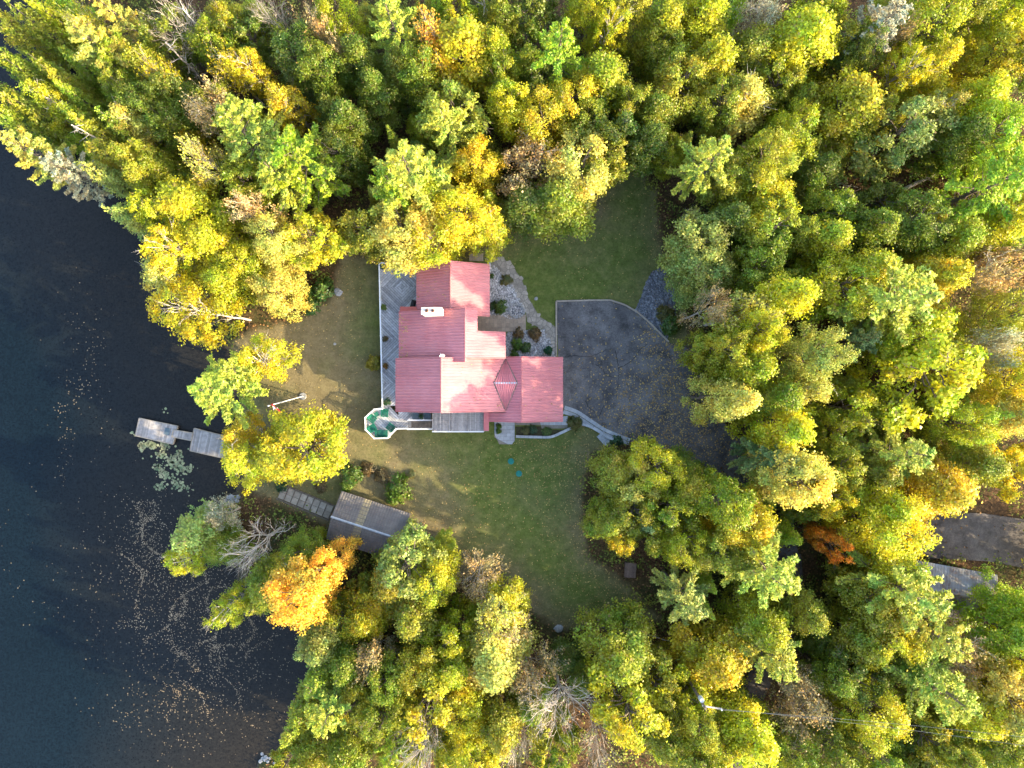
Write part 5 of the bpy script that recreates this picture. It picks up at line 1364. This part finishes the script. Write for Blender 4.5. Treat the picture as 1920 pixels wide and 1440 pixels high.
ORD = ['', 'first', 'second', 'third', 'fourth', 'fifth', 'sixth', 'seventh', 'eighth', 'ninth', 'tenth', 'eleventh', 'twelfth', 'thirteenth', 'fourteenth', 'fifteenth', 'sixteenth', 'seventeenth', 'eighteenth', 'nineteenth', 'twentieth']
RECORDS = []
USED = {}
tr = random.Random(99)
POS = []
def plant(kind, px, py, rp, colk, h=None, base=None, small=False, ppx=None):
    v = PROTO[kind]
    i = USED.get(kind, tr.randrange(len(v))); USED[kind] = (i + 1 + (tr.random() < 0.3)) % len(v)
    trunk, crown, R0, H0 = v[i]
    h = h if h is not None else HH[kind] * tr.uniform(0.9, 1.1)
    if 1310 < px < 1530 and 540 < py < 940 and kind in ('maple', 'thin', 'birch', 'pine') and not small: h = max(h, tr.uniform(16, 19))
    zc = FC[kind] * h
    x, y = P(px, py, zc)
    rad = rp * S(zc)
    sxy = rad / R0
    g0 = float(gz(np.array([x]), np.array([y]))[0])
    rot = (0, 0, 0)
    if base:
        bx, by = P(*base); g0 = float(gz(np.array([bx]), np.array([by]))[0])
        ax = Vector((x - bx, y - by, zc - g0))
        rot = Vector((0, 0, 1)).rotation_difference(ax.normalized()).to_euler()
        x, y = bx, by
    root = empty(NM[kind], (x, y, max(g0, -1.0)))
    root.rotation_euler = rot if base else (tr.uniform(-0.04, 0.04), tr.uniform(-0.04, 0.04), tr.uniform(0, 6.28))
    root.scale = (sxy, sxy * tr.uniform(0.92, 1.08), (h - g0) / H0)
    link('trunk', trunk, root, sc=(0.5, 0.5, 1) if base else (1, 1, 1))
    if crown is not None:
        c = link('crown', crown, root)
        b = CL[colk][1]; k = tr.uniform(0.88, 1.1)
        c.color = (min(1, b[0] * k * tr.uniform(0.92, 1.08)), min(1, b[1] * k), b[2] * k, 1)
    word = KW[kind]
    adj = CL[colk][0] if colk != 'x' else ('grey' if kind == 'bare' else 'pale')
    if small: word = 'short understory ' + ('evergreen' if kind in ('cedar', 'spruce') else 'tree')
    root['category'] = CATW[kind]
    RECORDS.append([root, adj + ' ' + word, region(px, py), px, py])
    POS.append((x, y, rad))
    return root
BASES = {('birch', 360, 580): (470, 598)}
for ent in TREES.replace('\n', ';').split(';'):
    p = ent.split()
    if not p: continue
    plant(p[0], float(p[1]), float(p[2]), float(p[3]), p[4], float(p[5]) if len(p) > 5 else None)
# the leaning birch on the shore with its pale trunk showing
plant('birch', 360, 582, 74, 'y', 11.5, base=(468, 600))
# woods going on past the right edge, shading the gravel lot
for px_, py_, c_k, lb in ((2040, 1075, 'y', 'yellow broadleaf tree just past the right edge below the gravel lot'), (2120, 1120, 'o', 'olive broadleaf tree past the right edge below the gravel lot'), (2080, 1020, 'yg', 'yellow-green broadleaf tree past the right edge beside the gravel lot')):
    t_ = plant('maple', px_, py_, 56, c_k, 13); RECORDS.pop(); tag(t_, lb, 'tree', 'broadleaf trees of the woods')
# understory between the big crowns
NOFILL = [(1680, 330, 75), (1600, 330, 50), (1195, 165, 38), (1200, 110, 30), (1530, 610, 50), (1545, 690, 45), (1480, 1150, 35), (1530, 1075, 50), (1860, 1000, 110), (1850, 930, 60), (1760, 1000, 60), (1860, 560, 40), (1385, 840, 60), (1400, 880, 50), (1450, 980, 40), (1480, 1060, 40), (1750, 1080, 90), (1840, 1110, 60), (1660, 1070, 60), (690, 960, 110), (1195, 1075, 75), (570, 945, 70)]
cand = 0; nf = 0
while cand < 9000 and nf < 95:
    cand += 1
    px, py = tr.uniform(10, 1910), tr.uniform(10, 1430)
    if any(math.hypot(px - a, py - b) < c for a, b, c in NOFILL): continue
    x, y = P(px, py, 4.0)
    if inside(np.array([x]), np.array([y]), CLEAR)[0] or float(dist_line(np.array([x]), np.array([y]), CLEAR, True)[0]) < 1.8: continue
    if float(lake_sd(np.array([x]), np.array([y]))[0]) < 1.5: continue
    if any((x - a) ** 2 + (y - b) ** 2 < (0.55 * c + 1.15) ** 2 for a, b, c in POS): continue
    kd = tr.choice(('maple', 'maple', 'cedar', 'spruce', 'spruce'))
    plant(kd, px, py, tr.uniform(26, 40) if kd == 'maple' else tr.uniform(20, 28), tr.choice(('n', 'o', 'e', 'yg', 'o', 'n')), tr.uniform(6, 9) if kd == 'maple' else tr.uniform(8, 12), small=True)
    nf += 1
# labels that single each tree out: kind, place, and its order there from left to right
from collections import defaultdict
gr = defaultdict(list)
for rec in RECORDS: gr[(rec[1], rec[2])].append(rec)
for (kw, rg), recs in gr.items():
    recs.sort(key=lambda q: q[3])
    for i, q in enumerate(recs):
        n = len(recs)
        if n == 1: lab = '%s %s' % (kw, rg)
        elif i == 0: lab = 'leftmost %s %s' % (kw, rg)
        elif i == n - 1: lab = 'rightmost %s %s' % (kw, rg)
        else: lab = '%s %s, %s from left' % (kw, rg, ORD[i + 1])
        q[0]['label'] = lab
        q[0]['group'] = {'pine': 'pines', 'evergreen': 'columnar evergreens', 'spruce': 'spruces', 'bare tree': 'leafless trees', 'dead tree': 'dead snags'}.get(q[0]['category'], 'broadleaf trees') + ' of the woods'
RECORDS[-1 - nf][0]['label'] = 'leaning yellow birch with pale trunk overhanging the lake above the dock'

# ------------------------------------------------------------------ shrubs
def shrub(px, py, rp, rgb, label, z=0.0, hgt=0.8, name='shrub', group=None, pot=None):
    v = PROTO['shrub']; i = USED.get('shrub', 0); USED['shrub'] = (i + 1) % len(v)
    trunk, crown, R0, H0 = v[i]
    x, y = P(px, py, z + 0.5)
    rad = rp * S(z + 0.5)
    root = empty(name, (x, y, z)); tag(root, label, 'shrub' if pot is None else 'potted plant', group)
    zo = 0.0
    if pot:
        MB().disc((0, 0, 0), rad * 0.42, rad * 0.6, 0.34, 12).build('pot', pot, root); zo = 0.3
    s_ = rad / R0
    link('stem', trunk, root, (0, 0, zo), (0, 0, tr.uniform(0, 6)), (s_, s_, hgt / H0 * 1.1))
    c = link('foliage', crown, root, (0, 0, zo), (0, 0, tr.uniform(0, 6)), (s_, s_ * tr.uniform(0.85, 1.05), hgt / H0 * 1.1)); c.color = (*rgb, 1)
    return root
GR = (0.09, 0.17, 0.03); DGR = (0.04, 0.12, 0.05); OLV = (0.15, 0.15, 0.04); BRN = (0.17, 0.12, 0.05); YEL = (0.34, 0.28, 0.03); LIM = (0.14, 0.24, 0.03)
shrub(715, 499, 8, DGR, 'potted green plant in the top left corner of the deck', DZ, 0.6, 'potted_plant', None, TERRA)
shrub(719, 576, 7, LIM, 'potted light-green plant at the deck railing level with the barbecue', DZ, 0.5, 'potted_plant', None, TERRA)
shrub(722, 635, 6, BRN, 'potted russet plant at the middle of the deck railing', DZ, 0.45, 'potted_plant', None, TERRA)
shrub(722, 686, 6, (0.3, 0.16, 0.03), 'potted orange plant at the deck railing beside the yellow shrub', DZ, 0.45, 'potted_plant', None, TERRA)
shrub(726, 753, 8, DGR, 'potted green plant where the deck meets its octagonal end', DZ, 0.55, 'potted_plant', None, TERRA)
shrub(790, 781, 6, DGR, 'potted dark plant between the two slate tub chairs', DZ, 0.6, 'potted_plant', None, TERRA)
shrub(702, 680, 17, YEL, 'yellowing shrub on the lawn against the left deck railing', 0, 1.6)
shrub(937, 575, 15, GR, 'green shrub at the lower end of the pale gravel bed', 0, 1.2)
shrub(922, 575, 9, DGR, 'small dark shrub against the upper wing wall', 0, 0.8)
shrub(921, 517, 6, GR, 'small green plant at the upper wing wall', 0, 0.5)
shrub(949, 524, 12, OLV, 'low olive shrub in the upper gravel bed', 0, 0.5)
shrub(973, 625, 12, BRN, 'brownish low shrub left in the lower gravel bed', 0, 0.7)
shrub(1003, 627, 15, BRN, 'brownish round shrub in the middle of the lower gravel bed', 0, 0.9)
shrub(969, 645, 13, LIM, 'light-green shrub in the lower gravel bed beside the entry roof', 0, 1.0)
shrub(985, 652, 12, GR, 'spreading green shrub in the lower gravel bed above the garage', 0, 0.6)
shrub(964, 664, 8, LIM, 'small green plant in the corner of entry roof and garage', 0, 0.6)
shrub(1028, 658, 10, (0.03, 0.14, 0.06), 'clipped dark-green ball shrub at the driveway corner above the garage', 0, 1.0)
shrub(1077, 793, 15, OLV, 'round olive shrub at the lower right garage corner', 0, 1.3)
shrub(1156, 826, 12, DGR, 'dark-green round shrub at the foot of the curved walkway', 0, 1.1)
shrub(935, 800, 6, LIM, 'upper small clipped plant on the paved pad', 0.05, 0.6)
shrub(935, 809, 6, LIM, 'lower small clipped plant on the paved pad', 0.05, 0.6)
shrub(985, 808, 9, OLV, 'low ground plant at the left of the soil bed', 0, 0.35)
shrub(1025, 810, 11, GR, 'low ground plant at the middle of the soil bed', 0, 0.35)
shrub(1000, 805, 9, DGR, 'dark low plant between the other plants of the soil bed', 0, 0.3)
shrub(1258, 608, 22, GR, 'leafy green shrub beside the dark gravel wedge', 0, 1.8)
shrub(1247, 588, 18, OLV, 'olive shrub on the lower end of the dark gravel wedge', 0, 1.2)
shrub(605, 545, 24, GR, 'green shrub at the lawn edge right of the cream-yellow tree', 0, 1.8)
shrub(582, 575, 18, GR, 'low green shrub below the cream-yellow tree', 0, 1.0)
shrub(528, 912, 13, DGR, 'small dark-green shrub left of the timber steps', -0.3, 1.0)
shrub(660, 890, 22, GR, 'green shrub above the boathouse roof', 0, 1.6)
shrub(650, 910, 14, LIM, 'bright green shrub touching the boathouse eave', 0, 1.2)
shrub(748, 918, 26, LIM, 'large bright green bush right of the boathouse roof', 0, 1.8)
shrub(735, 938, 12, LIM, 'small green plant at the boathouse eave below the large bush', 0, 0.9)
shrub(715, 893, 16, BRN, 'brownish plant cluster between the bushes above the boathouse', 0, 0.8)
shrub(690, 880, 15, BRN, 'russet low plant left of the brownish cluster above the boathouse', 0, 0.8)
shrub(600, 915, 12, BRN, 'russet plant beside the timber steps', 0, 0.6)
shrub(770, 890, 10, OLV, 'low olive plant at the lawn edge above the large bush', 0, 0.4)

# ------------------------------------------------------------------ rocks and logs
def rock_mesh(seed):
    r = np.random.default_rng(seed)
    m = MB(); n = 9
    for k, (rad, z) in enumerate(((0.85, -0.3), (1.0, 0.05), (0.78, 0.38), (0.35, 0.55))):
        for i in range(n):
            t = i * 2 * math.pi / n; q = rad * r.uniform(0.82, 1.18)
            m.v.append((q * math.cos(t), q * math.sin(t) * 0.8, z + r.uniform(-0.06, 0.06)))
    for k in range(3):
        for i in range(n): m.f.append((k * n + i, k * n + (i + 1) % n, (k + 1) * n + (i + 1) % n, (k + 1) * n + i))
    m.f.append(tuple(3 * n + i for i in range(n)))
    return m
RM = [rock_mesh(s).mesh('rock', ROCK) for s in (1, 2, 3)]; RMP = [rock_mesh(s).mesh('rock', ROCK_PALE) for s in (4, 5)]
def rock(px, py, rp, label, group, pale=False, z=None):
    x, y = P(px, py)
    z = float(gz(np.array([x]), np.array([y]))[0]) if z is None else z
    r_ = rp * S(0)
    o = link('rock', tr.choice(RMP if pale else RM), None, (x, y, z + 0.05), (0, 0, tr.uniform(0, 6)), (r_, r_, r_ * 0.8))
    return tag(o, label, 'rock', group)
for k in range(26):
    t = k / 25; a = (437 - 50 * t + tr.uniform(-8, 8), 935 + 55 * t + tr.uniform(-10, 10))
    rock(*a, tr.uniform(4, 8), 'grey boulder in the row along the shore left of the boathouse', 'shore boulders left of the boathouse')
for k in range(12):
    a = (tr.uniform(440, 520), tr.uniform(1415, 1440))
    rock(*a, tr.uniform(3, 5), 'grey boulder at the lake edge at the bottom of the picture', 'shore boulders at the bottom')
rock(947, 540, 4, 'white rock in the upper gravel bed', None, True); rock(957, 571, 4, 'white rock beside the fire ring', None, True); rock(1005, 560, 4, 'pale stone on the grass right of the flagstone path', None, True)
rock(1047, 1178, 9, 'pale boulder at the bottom edge of the lower lawn', None, True); rock(1103, 1166, 5, 'small pale stone at the bottom edge of the lower lawn', None, True)
rock(1147, 1160, 5, 'pale stone near the right end of the lower lawn edge', None, True); rock(833, 1165, 6, 'grey stone among trees left of the lower lawn', None); rock(846, 1163, 5, 'pale stone among trees left of the lower lawn', None, True)
rock(628, 645, 3, 'small pale stone on the dry lakeside lawn', None, True)
rock(634, 548, 9, 'brown-grey rock at the lawn edge right of the green shrub', None)
def log(p0, p1, r0, label, mat=BARK_PALE, z=0.15):
    a = Vector((*P(*p0, z), z)); b = Vector((*P(*p1, z), z)); rnd = random.Random(int(p0[0]))
    mb = MB(); limb(mb, (0, 0, 0), b - a, r0, r0 * 0.5, rnd, 5, 0.04, 7)
    for k in range(5):
        q = (b - a) * rnd.uniform(0.3, 0.95)
        limb(mb, q, q + Vector((rnd.uniform(-0.8, 0.8), rnd.uniform(-0.8, 0.8), rnd.uniform(0.1, 0.5))), r0 * 0.3, 0.01, rnd, 2, 0.1, 4)
    tag(mb.build('fallen_log', mat, None, a, smooth=True), label, 'log', 'fallen logs')
log((1478, 372), (1512, 389), 0.22, 'thick pale fallen log at the left of the upper right gap')
log((1555, 326), (1578, 311), 0.15, 'pale fallen log at the upper side of the upper right gap')
log((1690, 358), (1756, 325), 0.26, 'grey fallen log with broken branches right in the upper right gap', BARK_DEAD)
log((1570, 417), (1597, 410), 0.14, 'short pale log below the upper right gap')
log((1555, 340), (1610, 352), 0.09, 'thin dead trunk lying across the upper right gap', BARK_DEAD)
log((935, 1095), (948, 1120), 0.16, 'grey log at the left edge of the lower lawn', BARK_DEAD)
log((1795, 1085), (1900, 1120), 0.08, 'thin dead trunk right of the rusty shed', BARK_DEAD)
log((1215, 1190), (1280, 1210), 0.08, 'thin dead trunk at the lower right lawn corner', BARK_DEAD)

# ------------------------------------------------------------------ loose cover nobody could count
def scatter_flat(name, pts, z, size, mat, label, cat, seed, tilt=0.25, aspect=0.75):
    r = np.random.default_rng(seed); n = len(pts)
    C = np.concatenate([pts, np.broadcast_to(np.asarray(z).reshape(-1, 1), (n, 1))], 1)
    N = np.array([0, 0, 1.0]) + r.normal(size=(n, 3)) * tilt
    return tag(link(name, quads_mesh(name, leaf_quads(C, N, r.uniform(0.6, 1.3, n) * size, aspect, None, r), mat)), label, cat, kind='stuff')
def pxpts(r, cx, cy, sx, sy, n):
    q = np.stack([r.normal(cx, sx, n), r.normal(cy, sy, n)], 1)
    return np.stack([(q[:, 0] - 960) * S(0), (720 - q[:, 1]) * S(0)], 1)
r = np.random.default_rng(404)
# on the driveway
q = np.concatenate([pxpts(r, 1225, 770, 70, 45, 1500), pxpts(r, 1290, 830, 60, 25, 700), pxpts(r, 1150, 690, 80, 70, 350), pxpts(r, 1255, 690, 35, 50, 600), pxpts(r, 1240, 640, 30, 20, 150)])
q = q[inside(q[:, 0], q[:, 1], DRIVE)]
scatter_flat('fallen_leaves', q, 0.045, 0.17, DEADLEAF, 'scattered tan fallen leaves on the asphalt driveway', 'leaves', 1)
# on the lawn
lo = np.array([-34.0, -30.0]); hi = np.array([20.0, 26.0])
q = r.uniform(lo, hi, size=(5200, 2)); q = q[inside(q[:, 0], q[:, 1], CLEAR) & ~inside(q[:, 0], q[:, 1], DRIVE)]
q = q[(lake_sd(q[:, 0], q[:, 1]) > 1) & ~((q[:, 0] > -16.5) & (q[:, 0] < 6) & (q[:, 1] > -6) & (q[:, 1] < 13.5))]
q2 = np.concatenate([pxpts(r, 1060, 880, 60, 60, 900), pxpts(r, 1130, 1060, 60, 50, 700), pxpts(r, 850, 960, 60, 50, 300)])
q2 = q2[inside(q2[:, 0], q2[:, 1], CLEAR) & ~inside(q2[:, 0], q2[:, 1], DRIVE)]
q2 = q2[~((q2[:, 0] > -16.5) & (q2[:, 0] < 7) & (q2[:, 1] > -6.2))]
q3 = r.uniform(lo, hi, size=(26000, 2)); dd = dist_line(q3[:, 0], q3[:, 1], CLEAR, True)
q3 = q3[inside(q3[:, 0], q3[:, 1], CLEAR) & ~inside(q3[:, 0], q3[:, 1], DRIVE) & (r.uniform(size=len(q3)) < 0.7 * np.exp(-dd / 1.6)) & (lake_sd(q3[:, 0], q3[:, 1]) > 1) & ~((q3[:, 0] > -16.5) & (q3[:, 0] < 6) & (q3[:, 1] > -6) & (q3[:, 1] < 13.5))]
q = np.concatenate([q, q2, q3])
scatter_flat('fallen_leaves', q, gz(q[:, 0], q[:, 1]) + 0.05, 0.13, DEADLEAF, 'sparse tan fallen leaves on the lawns', 'leaves', 2)
# caught on the house roofs
def roof_leaves(pts):
    out = []
    for (xa, xb, ya, yb, zf, n_) in pts:
        x_ = r.uniform(xa, xb, n_); y_ = r.uniform(ya, yb, n_); out.append(np.stack([x_, y_, zf(x_) + 0.11], 1))
    return np.concatenate(out)
kBl = (zBr - zBl) / (B_RG - B_L)
ql = roof_leaves([(B_L + 0.1, B_L + 1.0, 2.7, 7.4, lambda x: zBl + kBl * (x - B_L), 70), (V_X - 0.9, V_X - 0.2, D_B + 0.2, D_B + 1.0, lambda x: zDr - kD * (x - D_RG), 14), (D_RG + 0.3, V_X - 2.5, D_B + 0.3, D_T - 0.3, lambda x: zDr - kD * (x - D_RG), 16), (E_RG + 0.2, E_R - 0.1, E_B + 0.2, E_T - 0.2, lambda x: zEr - kEr * (x - E_RG), 22), (A_L + 0.1, A_RG - 0.3, 8.4, A_T - 0.2, lambda x: zAr + (zAr - zAe) / (A_RG - A_L) * (x - A_RG), 26)])
scatter_flat('fallen_leaves', ql[:, :2], ql[:, 2], 0.13, DEADLEAF, 'few tan leaves caught on the red house roofs', 'leaves', 12)
# forest floor litter and undergrowth
q = r.uniform([-66, -50], [66, 50], size=(90000, 2))
ok = ~inside(q[:, 0], q[:, 1], CLEAR) & (lake_sd(q[:, 0], q[:, 1]) > 0.8)
ok &= ~inside(q[:, 0], q[:, 1], lot) | (r.uniform(size=len(q)) < 0.12)
q = q[ok]
lit = q[:42000]
scatter_flat('leaf_litter', lit, gz(lit[:, 0], lit[:, 1]) + 0.12, 0.24, simple('litter_leaf', (0.10, 0.055, 0.025), (0.30, 0.16, 0.06), 0.7, 0.9, bmp=0, islands=0.5, world=True), 'brown leaf litter covering the forest floor', 'leaf litter', 3, 0.5)
q = r.uniform([-66, -50], [66, 50], size=(4300, 2))
ok = ~inside(q[:, 0], q[:, 1], CLEAR) & (lake_sd(q[:, 0], q[:, 1]) > 0.6) & ~inside(q[:, 0], q[:, 1], lot)
ok &= dist_line(q[:, 0], q[:, 1], trk) > 1.8
for a, b, c in NOFILL[:8] + NOFILL[11:13]:
    cx_, cy_ = P(a, b); ok &= (np.hypot(q[:, 0] - cx_, q[:, 1] - cy_) > c * 0.04) | (r.uniform(size=len(q)) < 0.35)
q = q[ok]
k = 30
base = np.repeat(q, k, 0); n = len(base)
sc_ = np.repeat(r.uniform(0.35, 0.8, len(q)), k)[:, None]
off = r.normal(size=(n, 3)) * np.array([1, 1, 0.55]) * sc_
C = np.concatenate([base, np.zeros((n, 1))], 1) + off; C[:, 2] = gz(base[:, 0], base[:, 1]) + np.abs(off[:, 2]) + 0.12
o = link('undergrowth', quads_mesh('undergrowth', leaf_quads(C, np.array([0, 0, 0.8]) + r.normal(size=(n, 3)) * 0.5, r.uniform(0.18, 0.36, n), 0.7, None, r), simple('undergrowth_leaf', (0.08, 0.13, 0.02), (0.28, 0.28, 0.04), 0.25, 0.8, bmp=0, islands=0.4, world=True)))
tag(o, 'low green undergrowth covering the forest floor', 'undergrowth', kind='stuff')
# floating leaves in drifts, lily pads
def drift(pts, n, s_):
    ln = np.array(smooth_line(pts, 10)); i = r.integers(0, len(ln), n)
    q = ln[i] + r.normal(size=(n, 2)) * s_
    return np.stack([(q[:, 0] - 960) * S(WATER_Z), (720 - q[:, 1]) * S(WATER_Z)], 1)
def filaments(cx, cy, sx, sy, n, seed):
    """leaves gathered by the wind into broken threads"""
    g = np.random.default_rng(seed)
    u, v = g.normal(cx, sx, n), g.normal(cy, sy, n)
    f = np.sin(0.041 * u + 1.7 * np.sin(0.021 * v + 0.6) + 0.9 * np.sin(0.057 * v)) + 0.8 * np.sin(0.033 * v - 0.019 * u + 1.3 * np.sin(0.037 * u))
    keep = (np.abs(f) < 0.16) | (g.uniform(size=n) < 0.16)
    u, v = u[keep], v[keep]
    return np.stack([(u - 960) * S(WATER_Z), (720 - v) * S(WATER_Z)], 1)
q = np.concatenate([filaments(390, 1200, 80, 95, 9500, 1), filaments(290, 1060, 45, 60, 4200, 2), filaments(275, 1000, 22, 30, 1400, 6), filaments(430, 1130, 60, 50, 2400, 3), filaments(380, 1320, 80, 22, 1000, 4), filaments(150, 720, 35, 110, 420, 5), drift([(350, 1115), (345, 1140), (328, 1160)], 110, 4),
                    drift([(318, 1180), (325, 1215), (350, 1230), (370, 1255)], 130, 5), drift([(400, 1210), (418, 1230), (400, 1270)], 130, 6), drift([(140, 600), (185, 620), (165, 670), (175, 700), (145, 730), (120, 780), (128, 850), (110, 900)], 110, 8), drift([(60, 1000), (120, 1080), (180, 1160)], 90, 75)])
q = q[lake_sd(q[:, 0], q[:, 1]) < -0.6]
scatter_flat('floating_leaves', q, WATER_Z + 0.012, 0.12, FLOATLEAF, 'tan fallen leaves drifting on the dark lake', 'leaves', 5, 0.03)
q = np.concatenate([drift([(262, 838), (268, 834), (285, 832)], 70, 3), drift([(280, 834), (290, 838)], 30, 3), drift([(304, 838), (312, 836)], 40, 4), drift([(335, 850), (338, 856)], 30, 3), drift([(296, 852), (306, 856)], 35, 3), drift([(312, 860), (328, 868), (340, 876), (358, 878)], 120, 5), drift([(294, 876), (305, 890), (316, 894)], 60, 5), drift([(300, 914), (303, 910)], 30, 4), drift([(328, 905), (334, 910), (352, 919)], 50, 4), drift([(300, 850), (330, 900)], 60, 16), drift([(250, 812), (252, 818)], 6, 3), drift([(308, 773), (310, 774)], 5, 3)])
n = len(q)
V = np.zeros((n, 8, 3)); rad = r.uniform(0.06, 0.17, n); a0 = r.uniform(0, 6.28, n)
for j in range(8):
    t = a0 + 0.25 + j * (2 * math.pi - 0.5) / 7
    V[:, j, 0] = q[:, 0] + rad * np.cos(t); V[:, j, 1] = q[:, 1] + rad * np.sin(t); V[:, j, 2] = WATER_Z + 0.014 + 0.003 * (np.arange(n) % 4)
tag(link('lily_pads', quads_mesh('lily_pads', V, LILY, 8)), 'green and tan lily pads floating below the outer dock platform', 'lily pads', kind='stuff')
